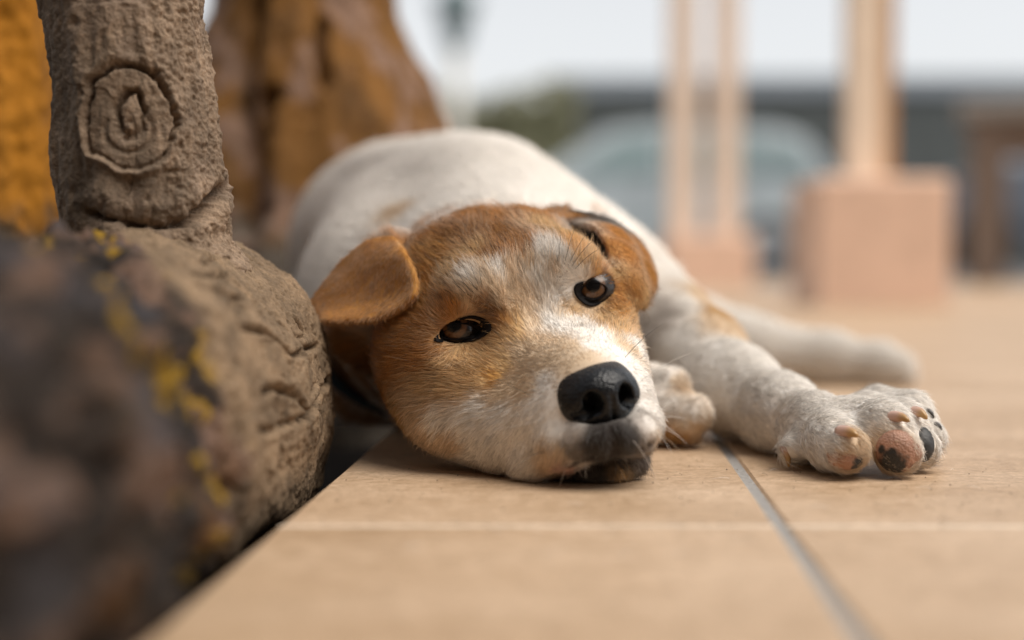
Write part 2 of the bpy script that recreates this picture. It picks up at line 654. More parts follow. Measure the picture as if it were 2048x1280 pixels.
nose = Field(H(-5, -75, 310) - .030, H(-5, -75, 310) + .030, .0005)
nose.ell(H(0, -72, 292), np.array((75, 50, 76)) * s, H_AX, k=.003)
nose.ell(H(0, -82, 333), np.array((60, 53, 42)) * s, H_AX, k=.004)
for e in (-1, 1):
    nose.ell(H(e * 48, -90, 314), np.array((30, 34, 42)) * s, H_AX, k=.003)
nose.cone(H(0, -100, 334), H(0, -150, 318), 36 * s, 24 * s, k=.005)
for cu, cv, su, sv, eu, ev in ((1186, 806, 1174, 826, 1146, 834), (1249, 790, 1257, 806, 1278, 808)):
    dd = nose.hit(cu, cv)
    nose.ell(P(cu, cv, dd + .002), np.array((17, 21, 40)) * s, H_AX, k=.0015, sub=True)
    d1, d2 = nose.hit(su, sv) or dd, nose.hit(eu, ev) or dd + .01
    nose.cone(P(cu, cv, dd + .002), P(su, sv, d1 + .001), 13 * s, 11 * s, k=.001, sub=True)
    nose.cone(P(su, sv, d1 + .001), P(eu, ev, d2 + .0005), 10 * s, 6 * s, k=.001, sub=True)
g = [P(u, v, nose.hit(u, v) or .54) for u, v in ((1224, 795), (1227, 825), (1229, 862))]
for p, q in zip(g[:-1], g[1:]):
    nose.cone(p, q, 3.0 * s, 3.5 * s, k=.0012, sub=True)
NV, NQ = nose.mesh(2)
link('nose', mesh_from('nose', NV, NQ), m_nose, dog_root)

# ------------------------------------------------------------------ dog: eyes and lids
LIDS = [
    ([(877, 671), (892, 662), (906, 653), (918, 648), (934, 649), (948, 653), (957, 658), (961, 664), (948, 670), (934, 675), (915, 679), (896, 677), (884, 674)],
     [(858, 687), (878, 667), (896, 652), (910, 642), (924, 636), (943, 632), (962, 636), (979, 646), (986, 656), (977, 666), (960, 676), (942, 683), (920, 685), (896, 683), (872, 684)],
     (918, 661)),
    ([(1161, 585), (1167, 574), (1180, 567), (1194, 565), (1205, 568), (1213, 575), (1211, 586), (1201, 594), (1189, 598), (1175, 596), (1166, 593)],
     [(1148, 581), (1151, 569), (1166, 564), (1184, 561), (1201, 562), (1214, 568), (1221, 575), (1217, 586), (1210, 598), (1197, 609), (1180, 613), (1166, 606), (1154, 595)],
     (1187, 580))]
EYE_R = 50 * s
LID_RIM = []


def polar(poly, c, th):
    out_ = []
    q = np.array(poly + [poly[0]], float) - c
    for t in th:
        dx, dy = math.cos(t), math.sin(t)
        best = 0
        for a, b2 in zip(q[:-1], q[1:]):
            e = b2 - a
            den = dx * e[1] - dy * e[0]
            if abs(den) < 1e-9:
                continue
            r = (a[0] * e[1] - a[1] * e[0]) / den
            w = (a[0] * dy - a[1] * dx) / den
            if r > 0 and -1e-6 <= w <= 1 + 1e-6:
                best = max(best, r)
        out_.append(best)
    r = np.array(out_)
    for _ in range(2):
        r = .25 * np.roll(r, 1) + .5 * r + .25 * np.roll(r, -1)
    return r


for k, (inner, outer, c) in enumerate(LIDS):
    p0 = P(*c, EYE_D[k])
    view = (p0 - C_POS) / np.linalg.norm(p0 - C_POS)
    # the ball sits just behind the lids
    ec = p0 + view * EYE_R * (.86 if k == 0 else .84)
    gaze = -view + (C_UP * .22 - C_RIGHT * .20 if k == 0 else C_UP * .20 - C_RIGHT * .02)
    gaze /= np.linalg.norm(gaze)
    q = Vector(gaze).to_track_quat('Z', 'Y').to_matrix()
    V, F, col = [], [], []
    NU, NVv = 48, 40
    for i in range(NVv + 1):
        a = math.pi * i / NVv * (.55 if i < NVv else 1)
        for j in range(NU):
            t = 2 * math.pi * j / NU
            rr = EYE_R * (1 + .05 * math.exp(-(a / .42)**4))       # cornea bulges
            lp = Vector((rr * math.sin(a) * math.cos(t), rr * math.sin(a) * math.sin(t), rr * math.cos(a)))
            V.append(np.array(q @ lp) + ec)
            fr = .8 + .35 * random.random()
            if a < .27:
                cc = (.004, .003, .003)
            elif a < .56:
                w = min(1, (a - .27) / .06) * min(1, (.56 - a) / .08)
                cc = tuple(.006 + w * fr * x for x in (.118, .050, .016))
            else:
                cc = (.018, .012, .010)
            col.append((*cc, 1))
    for i in range(NVv):
        for j in range(NU):
            F.append((i * NU + j, (i + 1) * NU + j, (i + 1) * NU + (j + 1) % NU, i * NU + (j + 1) % NU))
    me = mesh_from('eye', V, np.array(F))
    ca = me.color_attributes.new('col', 'FLOAT_COLOR', 'POINT')
    ca.data.foreach_set('color', np.array(col, np.float32).ravel())
    eye = link('eye', me, m_eye, dog_root)
    th = np.linspace(0, 2 * math.pi, 64, endpoint=False)
    ri, ro = polar(inner, c, th), polar(outer, c, th)
    rings = []
    for t in (-.25, 0, .12, .3, .5, .75, 1.0, 1.25):
        ring = []
        for a, x, y in zip(th, ri, ro):
            r = x + (y - x) * t if t >= 0 else x * (1 + t * .35)
            u, v = c[0] + math.cos(a) * r, c[1] + math.sin(a) * r
            dr = C_FWD + C_RIGHT * ((u - CX) / FPX) + C_UP * ((CY - v) / FPX)
            nd = dr / np.linalg.norm(dr)
            oc = C_POS - ec
            bb, cc2 = nd @ oc, oc @ oc - (EYE_R * 1.06)**2
            disc = max(bb * bb - cc2, 0)
            de = (-bb - math.sqrt(disc)) * (nd @ C_FWD)
            ph, _ = hit(u, v)
            dh = (ph - C_POS) @ C_FWD if ph is not None else de
            tt = min(max(t, 0), 1)
            w = tt * tt * (3 - 2 * tt)
            d = min(de * (1 - w) + (dh - .0012) * w - .0007 * math.sin(math.pi * min(tt, 1)**.6), dh - .0012)
            if t < 0:
                d = de + .0012
            if t > 1:
                d = dh + .002
            ring.append(P(u, v, d))
        rings.append(ring)
    V = np.array(rings).reshape(-1, 3)
    N = len(th)
    F = [(i * N + j, i * N + (j + 1) % N, (i + 1) * N + (j + 1) % N, (i + 1) * N + j) for i in range(len(rings) - 1) for j in range(N)]
    link('eyelid', mesh_from('eyelid', V, np.array(F)), m_lid, eye)
    LID_RIM.append((np.array(c, float), outer, np.array(rings[6]), ec))

# ------------------------------------------------------------------ dog: claws and pads


def tube(path, radii, seg=10):
    path = [np.array(p, float) for p in path]
    V, F = [], []
    for i, (p, r) in enumerate(zip(path, radii)):
        t = path[min(i + 1, len(path) - 1)] - path[max(i - 1, 0)]
        t /= np.linalg.norm(t)
        a = np.cross(t, (0.1, 0.2, 1))
        a /= np.linalg.norm(a)
        b2 = np.cross(t, a)
        for j in range(seg):
            th_ = 2 * math.pi * j / seg
            V.append(p + r * (math.cos(th_) * a + math.sin(th_) * b2))
    for i in range(len(path) - 1):
        for j in range(seg):
            F.append((i * seg + j, i * seg + (j + 1) % seg, (i + 1) * seg + (j + 1) % seg, (i + 1) * seg + j))
    F.append(tuple(range(seg))[::-1])
    F.append(tuple((len(path) - 1) * seg + j for j in range(seg)))
    return V, F


BARE = [(a + (b_ - a) * t_, .0012) for ln_ in (CLEFT, LIP3[2:]) for a, b_ in zip(ln_[:-1], ln_[1:]) for t_ in (0, .2, .4, .6, .8)]                                      # spots where no fur grows: (point, radius)
for (bu, bv), (tu, tv), wpx, fwd, mt in (((1680, 866), (1716, 873), 14, .012, m_claw), ((1782, 836), (1819, 843), 12.5, .012, m_claw),
                                         ((1826, 826), (1854, 838), 12.5, .010, m_claw), ((1852, 826), (1868, 837), 8, .004, m_claw_dark),
                                         ((1868, 852), (1884, 861), 7, .003, m_claw_dark), ((1569, 900), (1578, 934), 11, .003, m_claw)):
    p0, _ = hit(bu, bv)
    if p0 is None:
        p0, _ = hit(bu - 12, bv)
    d0 = (p0 - C_POS) @ C_FWD
    path, rad = [], []
    for t in np.linspace(0, 1, 9):
        u, v = bu + (tu - bu) * t, bv + (tv - bv) * t * t - 4 * math.sin(math.pi * t)
        path.append(P(u, v, d0 + .002 - fwd * t * .75))
        rad.append(wpx * s * (1 - .72 * t**1.6) if t < .99 else wpx * s * .12)
    V, F = tube(path, rad)
    cme = mesh_from('claw', V, F)
    tt = np.repeat(np.linspace(0, 1, 9), 10)[:, None]
    c1, c2 = ((.56, .36, .29), (.40, .23, .085)) if mt is m_claw else ((.08, .07, .065), (.05, .045, .04))
    cc = np.array(c1) * (1 - smooth01(tt, .35, .75)) + np.array(c2) * smooth01(tt, .35, .75)
    cme.color_attributes.new('col', 'FLOAT_COLOR', 'POINT').data.foreach_set('color', np.c_[cc, np.ones(len(cc))].astype(np.float32).ravel())
    link('claw', cme, m_horn, dog_root)
    BARE.append((path[4], wpx * 1.2 * s))
PAD_SPOTS = ((1722, 926, 22), (1785, 930, 29), (1768, 900, 10), (1782, 908, 14), (1866, 860, 34), (1640, 936, 40))
for cu, cv, ru, rv, mt in ((1688, 926, 36, 26, m_pad), (1795, 905, 40, 42, m_pad), (1852, 880, 26, 38, m_pad_black), (1650, 938, 40, 12, m_pad_black),
                           (1838, 908, 30, 26, m_pad)):
    p0, n0 = hit(cu, cv)
    if p0 is None:
        continue
    n0 = n0 / np.linalg.norm(n0)
    if n0 @ (p0 - C_POS) > 0:
        n0 = -n0
    pad = Field(p0 - .014, p0 + .014, .0007)
    az = n0
    ax_ = C_RIGHT - az * (az @ C_RIGHT)
    ax_ /= np.linalg.norm(ax_)
    ay = np.cross(az, ax_)
    pad.ell(p0 - n0 * .0042, np.array((ru, rv, 25)) * s * .98, np.array([ax_, ay, az]), k=.001)
    zz = (pad.lo[2] + pad.h * np.arange(pad.n[2])).astype(np.float32)
    pad.F = np.maximum(pad.F, (0.001 - zz)[None, None, :])
    V, Q = pad.mesh(2)
    me = mesh_from('paw_pad', V, Q)
    dk = np.zeros(len(V))
    for su, sv, sr in PAD_SPOTS:
        q0, _ = hit(su, sv)
        if q0 is not None:
            dk = np.maximum(dk, 1.6 - np.linalg.norm(V - q0, axis=1) / (sr * s))
    dk = np.clip((dk + .25 * fbm(V * 500, 3) - .45) * 3, 0, 1)
    c = np.array((.36, .19, .125)) * (1 + .2 * fbm(V * 300, 3))[:, None] * (1 - dk)[:, None] + np.array((.02, .017, .015)) * dk[:, None]
    me.color_attributes.new('col', 'FLOAT_COLOR', 'POINT').data.foreach_set('color', np.c_[c, np.ones(len(V))].astype(np.float32).ravel())
    link('paw_pad', me, mt, dog_root)
    BARE.append((p0, .8 * min(ru, rv) * s))

# collar glimpsed behind the cheek
V, F = [], []
for i in range(40):
    t = 2 * math.pi * i / 40
    c = P(875, 668, .725)
    axn = np.array(H(0, 0, 0) - P(880, 640, .78))
    axn /= np.linalg.norm(axn)
    e1 = np.cross(axn, (0, 0, 1))
    e1 /= np.linalg.norm(e1)
    e2 = np.cross(e1, axn)
    rr = .064
    for w in (-.009, -.006, .006, .009):
        V.append(c + axn * w + (e1 * math.cos(t) * 1.02 + e2 * math.sin(t) * .70) * (rr if abs(w) < .008 else rr - .004))
for i in range(40):
    for j in range(3):
        F.append((i * 4 + j, i * 4 + j + 1, ((i + 1) % 40) * 4 + j + 1, ((i + 1) % 40) * 4 + j))
V = np.array(V)
V[:, 2] = np.maximum(V[:, 2], .003)
COLLAR = (V, F)
# ------------------------------------------------------------------ dog: coat colours and fur
PAL = dict(O=(.50, .225, .056), o=(.38, .168, .040), D=(.085, .040, .018), K=(.035, .030, .028), L=(.62, .395, .185), C=(.72, .55, .38),
           W=(.89, .845, .79), P=(.66, .40, .33), G=(.55, .49, .44), E=(.46, .208, .046), g=(.18, .155, .14), Y=(.60, .31, .085))
ANCH = """980 412 O;900 425 O;1060 428 O;850 450 O;820 482 O;950 460 o;1010 470 o;1050 492 o;1090 452 L;1130 470 L;1150 492 Y;1080 430 O;1110 430 O
880 500 Y;858 540 Y;852 600 Y;848 510 Y;850 570 Y;900 480 o;985 515 o;960 505 L;1020 510 O;920 520 L;845 640 O;900 610 O;905 545 L;1000 440 O;950 430 O;870 470 O
940 555 W;920 572 C;965 545 C;990 578 C;935 600 C;955 592 C;905 590 Y;970 610 o;1000 560 W;1030 560 C;1060 530 C;1040 600 C;1010 600 C;1080 562 W;1090 520 W;1120 508 W;1140 522 W
1100 542 C;1165 522 L;1190 520 L;1212 542 O;1235 572 O;1238 610 Y;1200 642 L;1240 652 L;1160 540 W;1130 560 W;1120 590 W;1130 612 C;1150 625 L;1220 630 L;1200 535 Y;1250 690 C
1060 640 C;1100 640 W;1130 650 W;1090 690 C;1140 690 C;1180 690 W;1210 690 W;1230 700 W;1100 720 C;1050 700 C;1010 680 L;1000 720 L;1025 640 L;990 625 D;1003 645 o;985 670 o;1030 660 L
1160 640 W;1190 665 W;1160 715 C;1130 735 C
900 720 L;935 712 L;860 720 O;820 700 O;790 720 O;760 700 O;740 720 o;770 780 O;850 770 L;900 770 L;950 760 L;980 750 Y;1030 760 C;1060 770 C;1090 770 W;1090 810 W;1070 830 W;960 720 L;1000 780 C
840 800 C;830 830 C;800 830 L;880 830 W;930 850 W;900 880 C;960 900 W;1000 880 W;1040 855 W;1000 930 W;1050 940 W;1105 938 C;1090 895 C;1040 900 W;1110 860 W;1150 890 g;1180 900 K;1110 820 W;1140 862 G
850 870 C;930 920 W;960 820 W;1000 830 W;1260 885 K;1200 892 K;1230 890 K;1288 850 G;1300 880 G;1312 870 C;1290 800 W;1285 765 W;1270 730 W;1268 690 W;1120 905 C;1160 908 g;1075 870 W;1275 900 g;1300 850 W
1150 950 K;1150 962 D;1200 940 K;1200 952 g;1245 930 K;1200 966 C;1245 950 L;1110 966 D;1280 915 g;1130 934 P;1195 914 K;1232 908 K;1272 902 g;1160 922 G
690 740 E;720 780 E;740 830 E;700 820 E;680 790 E;760 690 E;700 690 E;660 680 D;720 740 o;745 770 o
1230 460 O;1280 490 O;1300 540 E;1250 500 O;1235 545 L;1190 425 O;1275 580 E;1162 470 D;1195 490 K;1288 600 L;1265 600 L;1215 525 C;1150 430 o;1222 500 O
680 480 W;900 330 W;1050 300 W;1150 380 W;1250 480 W;900 394 W;950 390 W;1000 388 W;1050 392 W;760 320 W;950 300 W;1100 350 W;660 420 W;1200 385 W;620 540 W;800 424 C;700 400 W;850 380 W;1000 380 W;600 600 W;640 480 W
1340 545 W;1310 640 G;1360 610 W;1415 590 C;1440 640 C;1380 575 C;1350 690 W;1450 690 W;1500 720 W;1550 760 W;1600 810 W;1480 820 W;1455 885 W;1510 875 W;1470 775 W;1430 760 W;1700 830 W;1780 805 W;1650 870 W;1380 840 W;1340 866 L;1330 760 W;1350 775 C;1395 850 C;1820 800 W;1620 900 W;1700 900 C;1730 880 C;1850 820 W;1420 615 L;1330 800 W
1600 710 W;1700 720 W;1790 740 W;1815 752 W;1560 700 W"""
AP, AC, AW = [], [], []
for ln, w in [(i, w) for i, row in enumerate(ANCH.split('\n')) for w in row.split(';')]:
    u, v, c = w.split()
    p, _ = hit(float(u), float(v))
    if p is not None and not (ln == 12 and (p - C_POS) @ C_FWD < .655):
        AP.append(p)
        AC.append(PAL[c])
        AW.append(2.6 if ln == 12 and c == 'C' else 5.0 if ln == 12 else 2.2 if ln >= 13 else 1.0)
for c3 in ((-.1, .9, .1), (.05, .95, .12), (-.08, 1.05, .06), (0, .85, .03), (.15, .9, .04)):   # the unseen far side is white
    AP.append(np.array(c3))
    AC.append(PAL['W'])
    AW.append(6.0)
# outer faces of the two ears
for grid, cc in ((EAR_L, 'E'),):
    for row in grid:
        for q in row:
            AP.append(P(*q))
            AC.append(PAL['E' if row is grid[-1] or q is row[0] else cc])
            AW.append(1.0)
for u, v, c in ((720, 560, 'E'), (770, 520, 'E'), (690, 590, 'E'), (790, 570, 'E'), (740, 610, 'E'), (660, 615, 'E'), (750, 490, 'O')):
    p, _ = hit(u, v)
    AP.append(p)
    AC.append(PAL[c])
    AW.append(1.0)
for u, v, c in ((1175, 884, 'K'), (1205, 880, 'K'), (1250, 876, 'K'), (1272, 886, 'K'), (1152, 902, 'g'), (1290, 888, 'g'), (1185, 902, 'K'), (1260, 900, 'K')):   # dark hair under the nose
    p, _ = hit(u, v)
    if p is not None:
        AP.append(p)
        AC.append(PAL[c])
        AW.append(1.1)
for q in ((1172, 462, .645), (1194, 488, .645), (1160, 446, .650), (1185, 476, .655)):   # ear hollow: its shade is put into the coat colour
    AP.append(P(*q))
    AC.append(PAL['K'])
    AW.append(1.5)
AP, AC, AW = np.array(AP), np.array(AC), np.array(AW)**4.4


def coat(p):
    """coat colour at points on the skin: spots of colour blended over the body"""
    outc = np.zeros((len(p), 3))
    wob = np.stack([vnoise(p * 160, 3), vnoise(p * 160, 4), vnoise(p * 160, 5)], 1) * .0026
    for i in range(0, len(p), 20000):
        q = p[i:i + 20000] + wob[i:i + 20000]
        d2 = ((q[:, None, :] - AP[None])**2).sum(2) + 6e-6
        w = d2**-2.2 * AW
        outc[i:i + 20000] = (w @ AC) / w.sum(1)[:, None]
    return outc


DN = vnormals(DV, DQ)
tris = np.concatenate([DQ[:, [0, 1, 2]], DQ[:, [0, 2, 3]]])
A, B2, C2 = DV[tris[:, 0]], DV[tris[:, 1]], DV[tris[:, 2]]
area = .5 * np.linalg.norm(np.cross(B2 - A, C2 - A), axis=1)
NOSE_TIP = H(0, -60, 335)
HEAD_C = H(0, -20, -60)
EARL_P = refine([[P(*p) for p in row] for row in EAR_L], 5).reshape(-1, 3)
EARR_P = refine([[P(*p) for p in row] for row in EAR_R], 5).reshape(-1, 3)


def mind(p, pts):
    o_ = np.full(len(p), 9.0)
    for i in range(0, len(p), 40000):
        o_[i:i + 40000] = np.sqrt(((p[i:i + 40000, None] - pts[None])**2).sum(2).min(1))
    return o_


def grow(p, nrm, head):
    """fur roots -> (direction, length, lift)"""
    n_ = len(p)
    dn = np.linalg.norm(p - NOSE_TIP, axis=1)
    de = np.linalg.norm(p - HEAD_C, axis=1)
    el, er = np.zeros(n_, bool), np.zeros(n_, bool)
    for m_, pts_ in ((el, EARL_P), (er, EARR_P)):
        c_ = np.where(np.abs(p - pts_.mean(0)).max(1) < .06)[0]
        m_[c_] = mind(p[c_], pts_) < .0038
    fwd = p - NOSE_TIP
    dirs = fwd / np.maximum(np.linalg.norm(fwd, axis=1), 1e-6)[:, None]
    L = np.interp(dn, [.006, .018, .04, .075, .13, .3], [.0020, .0030, .0044, .0064, .0080, .0100])
    lift = np.interp(dn, [0, .03, .1], [.30, .30, .36])
    # cheeks and below the eyes: the hair sweeps down as well as back
    low = np.clip(((p - H_O) @ -H_U - 10 * s) / (120 * s), 0, 1)[:, None]
    dirs = dirs + low * .45 * -H_U
    # ears
    dirs[el] = np.array([-.12, -.15, -1.0])
    dirs[er] = np.array([.45, .1, -1.0])
    L[el | er] = .0027
    lift[el | er] = .50
    # round the eyes: short, and away from the lids
    for c, outer, rim, ec in LID_RIM:
        r_ = p - ec
        r_ = r_ - np.outer(r_ @ C_FWD, C_FWD)
        q_ = np.linalg.norm(r_, axis=1)
        w_ = (np.clip((.0155 - q_) / .005, 0, 1) * (np.linalg.norm(p - ec, axis=1) < .024))[:, None]
        dirs = dirs * (1 - .85 * w_) + .85 * w_ * r_ / np.maximum(q_, 1e-6)[:, None]
        L = L * (1 - .25 * w_[:, 0])
    # legs: towards the paw
    leg = np.clip((p[:, 0] - .070) / .03, 0, 1) * (p[:, 2] < .10)
    lw = (leg * (p[:, 1] < .86))[:, None]
    dirs = dirs * (1 - lw) + lw * np.array([.75, -.55, -.35])
    hw = (np.clip((p[:, 0] - .05) / .05, 0, 1) * (p[:, 1] > .90))[:, None]
    dirs = dirs * (1 - hw) + hw * np.array([1, -.05, -.3])
    L = np.where(lw[:, 0] > .5, .0052, L)
    paw = (p[:, 0] > .125) & (p[:, 1] < .66)
    L = np.where(paw, .0043, L)
    tuck = (p[:, 0] > .054) & (p[:, 0] < .135) & (p[:, 1] > .615) & (p[:, 1] < .72) & (p[:, 2] < .070)
    L = np.where(tuck, .0042, L)
    return dirs, L, lift, el | er, paw


def fur_strands(density, mask_fn, radius, seed, npt=4, lmul=1.0, calm=1.0):
    rg = np.random.default_rng(seed)
    cen = (A + B2 + C2) / 3
    w = area * mask_fn(cen)
    N = int(w.sum() * density)
    ti = rg.choice(len(w), N, p=w / w.sum())
    r1, r2 = rg.random(N), rg.random(N)
    m = r1 + r2 > 1
    r1[m], r2[m] = 1 - r1[m], 1 - r2[m]
    p = A[ti] + (B2[ti] - A[ti]) * r1[:, None] + (C2[ti] - A[ti]) * r2[:, None]
    t3 = tris[ti]
    nn = DN[t3[:, 0]] * (1 - r1 - r2)[:, None] + DN[t3[:, 1]] * r1[:, None] + DN[t3[:, 2]] * r2[:, None]
    nn /= np.maximum(np.linalg.norm(nn, axis=1), 1e-9)[:, None]
    keep = (p[:, 2] > .0020)
    for q, r in BARE:
        keep &= np.linalg.norm(p - q, axis=1) > r
    for c, outer, rim, ec in LID_RIM:
        near = np.linalg.norm(p - ec, axis=1) < .030
        ii = np.where(near)[0]
        if len(ii):
            U_, V_, _ = proj3(p[ii])
            poly = (np.array(outer, float) - c) * .98 + c
            inside = in_poly(U_, V_, poly) & (((p[ii] - ec) @ C_FWD) < .02)
            keep[ii[inside]] = False
    keep &= mind(p, NV[::30]) > .0013
    p, nn = p[keep], nn[keep]
    dirs, L, lift, ear, paw = grow(p, nn, True)
    # clumps: neighbouring hairs share a lean
    jit = np.stack([fbm(p * 330, 1, 21), fbm(p * 330, 1, 22), fbm(p * 330, 1, 23)], 1)
    big = np.stack([fbm(p * 70, 1, 31), fbm(p * 70, 1, 32), fbm(p * 70, 1, 33)], 1)
    dirs = dirs / np.maximum(np.linalg.norm(dirs, axis=1), 1e-9)[:, None] + calm * np.where(ear, .35, 1.0)[:, None] * (.30 * jit + .28 * big) + .13 * rg.normal(size=p.shape)
    dirs -= nn * (dirs * nn).sum(1)[:, None]
    dirs /= np.maximum(np.linalg.norm(dirs, axis=1), 1e-9)[:, None]
    L = L * lmul * (.65 + .6 * rg.random(len(p))) * np.where(rg.random(len(p)) < .05, 1.6, 1)
    lift = lift * (.5 + rg.random(len(p)))
    pts = np.zeros((len(p), npt, 3), np.float32)
    for k in range(npt):
        t = k / (npt - 1)
        a = lift * (1 - .55 * t)                          # hairs lie down towards the tip
        pts[:, k] = p - nn * .0004 + (dirs * np.cos(a)[:, None] + nn * np.sin(a)[:, None]) * (L * t)[:, None]
    pts[:, :, 2] = np.maximum(pts[:, :, 2], .0006)
    col = coat(p)
    lum = rg.normal(1, .20 * calm, len(p)) * 1.0 + .16 * calm * np.where(ear, .3, np.where(p[:, 0] > .09, .5, 1)) * fbm(p * 420, 2, 41)
    col = col * np.clip(lum, .45, 1.5)[:, None]
    # dark guard hairs in the tan parts
    tan = np.clip((col[:, 0] - col[:, 2]) / np.maximum(col[:, 0], .01) - .45, 0, .5) * 2
    fore = np.clip(((p - H_O) @ H_U) / (60 * s), 0, 1) * np.clip(1 - np.abs((p - H_O) @ H_R) / (190 * s), 0, 1)
    dark = rg.random(len(p)) < tan * (.025 + .16 * fore)
    col[dark] *= .28
    pale = rg.random(len(p)) < .06 * (tan > .1) * ~ear
    col[pale] = col[pale] * .4 + np.array((.55, .45, .33)) * .6
    return pts, col, nn, radius * (.75 + .5 * rg.random(len(p)))


def proj3(p):
    q = p - C_POS
    d = q @ C_FWD
    return CX + FPX * (q @ C_RIGHT) / d, CY - FPX * (q @ C_UP) / d, d


def in_poly(x, y, poly):
    r = np.zeros(len(x), bool)
    j = len(poly) - 1
    for i in range(len(poly)):
        xi, yi, xj, yj = *poly[i], *poly[j]
        c = ((yi > y) != (yj > y)) & (x < (xj - xi) * (y - yi) / (yj - yi + 1e-12) + xi)
        r ^= c
        j = i
    return r


def make_hair(name, pts, col, nn, rad, mat, parent, kind='stuff', taper=(1, .95, .7, .18)):
    N, K = pts.shape[:2]
    hc = bpy.data.hair_curves.new(name)
    hc.add_curves([K] * N)
    hc.attributes['position'].data.foreach_set('vector', pts.astype(np.float32).ravel())
    ra = hc.attributes.get('radius') or hc.attributes.new('radius', 'FLOAT', 'POINT')
    tp = np.interp(np.linspace(0, 1, K), np.linspace(0, 1, len(taper)), taper)
    ra.data.foreach_set('value', (rad[:, None] * tp[None]).astype(np.float32).ravel())
    hc.attributes.new('hair_col', 'FLOAT_COLOR', 'CURVE').data.foreach_set('color', np.c_[col, np.ones(N)].astype(np.float32).ravel())
    hc.attributes.new('hair_n', 'FLOAT_VECTOR', 'CURVE').data.foreach_set('vector', nn.astype(np.float32).ravel())
    return link(name, hc, mat, parent, kind)


body_me = mesh_from('body', DV, DQ)
bc = coat(DV) * .9
for q, r in BARE[:1 + 5 * (len(CLEFT) + len(LIP3) - 4)]:
    w = np.exp(-(np.linalg.norm(DV - q, axis=1) / .0016)**2)[:, None]
    bc = bc * (1 - w) + w * np.array((.022, .016, .015))
body_me.color_attributes.new('col', 'FLOAT_COLOR', 'POINT').data.foreach_set('color', np.c_[bc, np.ones(len(bc))].astype(np.float32).ravel())
link('body', body_me, m_skin, dog_root)


def headness(c):
    d = np.linalg.norm(c - HEAD_C, axis=1)
    near = np.minimum(mind(c, EARL_P[::6]), mind(c, EARR_P[::6])) < .012
    paw = (c[:, 0] > .10) & (c[:, 1] < .70)
    return np.where((d < .095) | near | paw, 1.0, 0.0)


HM = headness((A + B2 + C2) / 3)
f1 = fur_strands(HAIR_HEAD, lambda c: HM, .000080, 5)
f2 = fur_strands(HAIR_BODY, lambda c: 1 - HM, .00015, 6, 3, 1.0, .35)
print('hairs', len(f1[0]), len(f2[0]))
make_hair('fur', *f1, m_fur, dog_root)
make_hair('body_fur', *f2, m_fur, dog_root, taper=(1, .8, .2))

# whiskers and brow hairs: (root, tip, sag, colour)
WH = [((1250, 715), (1330, 645), -6, 'D'), ((1278, 765), (1385, 705), -6, 'W'), ((1060, 790), (985, 755), 0, 'D'), ((1090, 835), (990, 858), 4, 'W'),
      ((1310, 850), (1360, 875), -8, 'W'), ((1312, 858), (1375, 890), -10, 'W'), ((1308, 840), (1372, 838), -6, 'W'), ((1312, 868), (1362, 905), -6, 'C'),
      ((1306, 835), (1350, 800), -4, 'W'), ((1310, 862), (1345, 908), -5, 'W'), ((1285, 905), (1312, 960), -4, 'W'), ((1090, 905), (1022, 950), -12, 'D'),
      ((1170, 918), (1172, 955), 0, 'W'), ((1130, 940), (1115, 980), 2, 'W'),
      ((1095, 955), (1085, 985), 2, 'W'), ((1060, 965), (1050, 985), 2, 'W'), ((1240, 940), (1260, 975), 0, 'C'), ((1262, 925), (1300, 950), 0, 'D'), ((1265, 880), (1290, 915), -3, 'W'),
      ((948, 585), (912, 535), 8, 'K'), ((955, 580), (925, 530), 6, 'K'), ((960, 575), (940, 525), 4, 'K'), ((945, 592), (902, 552), 8, 'K'), ((965, 580), (958, 535), 2, 'K'),
      ((1135, 535), (1175, 465), -5, 'K'), ((1142, 535), (1190, 478), -5, 'K'), ((1128, 530), (1150, 455), -4, 'K'), ((1150, 538), (1205, 495), -5, 'K'), ((1118, 525), (1122, 462), -3, 'K'),
      ((985, 960), (975, 985), 0, 'W'), ((1020, 965), (1005, 985), 0, 'W'), ((905, 930), (890, 950), 0, 'W')]
pts, cols, nrm, rads = [], [], [], []
for (ru, rv), (tu, tv), sag, c in WH:
    p0, n0 = hit(ru, rv)
    if p0 is None:
        p0, n0 = hit(ru - 14, rv)
        if p0 is None:
            continue
    d0 = (p0 - C_POS) @ C_FWD
    L = math.hypot(tu - ru, tv - rv) * s
    row = []
    for t in np.linspace(0, 1, 8):
        row.append(P(ru + (tu - ru) * t, rv + (tv - rv) * t + sag * 4 * t * (1 - t), d0 - L * (.45 * t - .25 * t * t)))
    row[0] = p0
    pts.append(row)
    cols.append(PAL[c] if c != 'D' else (.06, .045, .035))
    nrm.append(n0)
    rads.append(.00011)
pts = np.array(pts)
pts[:, :, 2] = np.maximum(pts[:, :, 2], .0008)
make_hair('whiskers', pts, np.array(cols), np.array(nrm), np.array(rads), m_fur, dog_root, None, (1, .9, .7, .25))
V, F = COLLAR
link('collar', mesh_from('collar', V, F), m_collar, dog_root)
# ------------------------------------------------------------------ ground: tiles, grout, soil, street
def slant(x, y):
    return x + .055 * (y - .464)


def slab(x0, x1, y0, y1, z1, z0, cham=.0018, shear=True):
    """a tile with a chamfered rim"""
    f = slant if shear else (lambda x, y: x)
    V = []
    for z, k in ((z0, 0), (z1 - cham, 0), (z1, cham)):
        for x, y in ((x0 + k, y0 + k), (x1 - k, y0 + k), (x1 - k, y1 - k), (x0 + k, y1 - k)):
            V.append((f(x, y), y, z))
    F = [(8, 9, 10, 11)]
    for b in (0, 4):
        for i in range(4):
            j = (i + 1) % 4
            F.append((b + i, b + j, b + 4 + j, b + 4 + i))
    return V, F


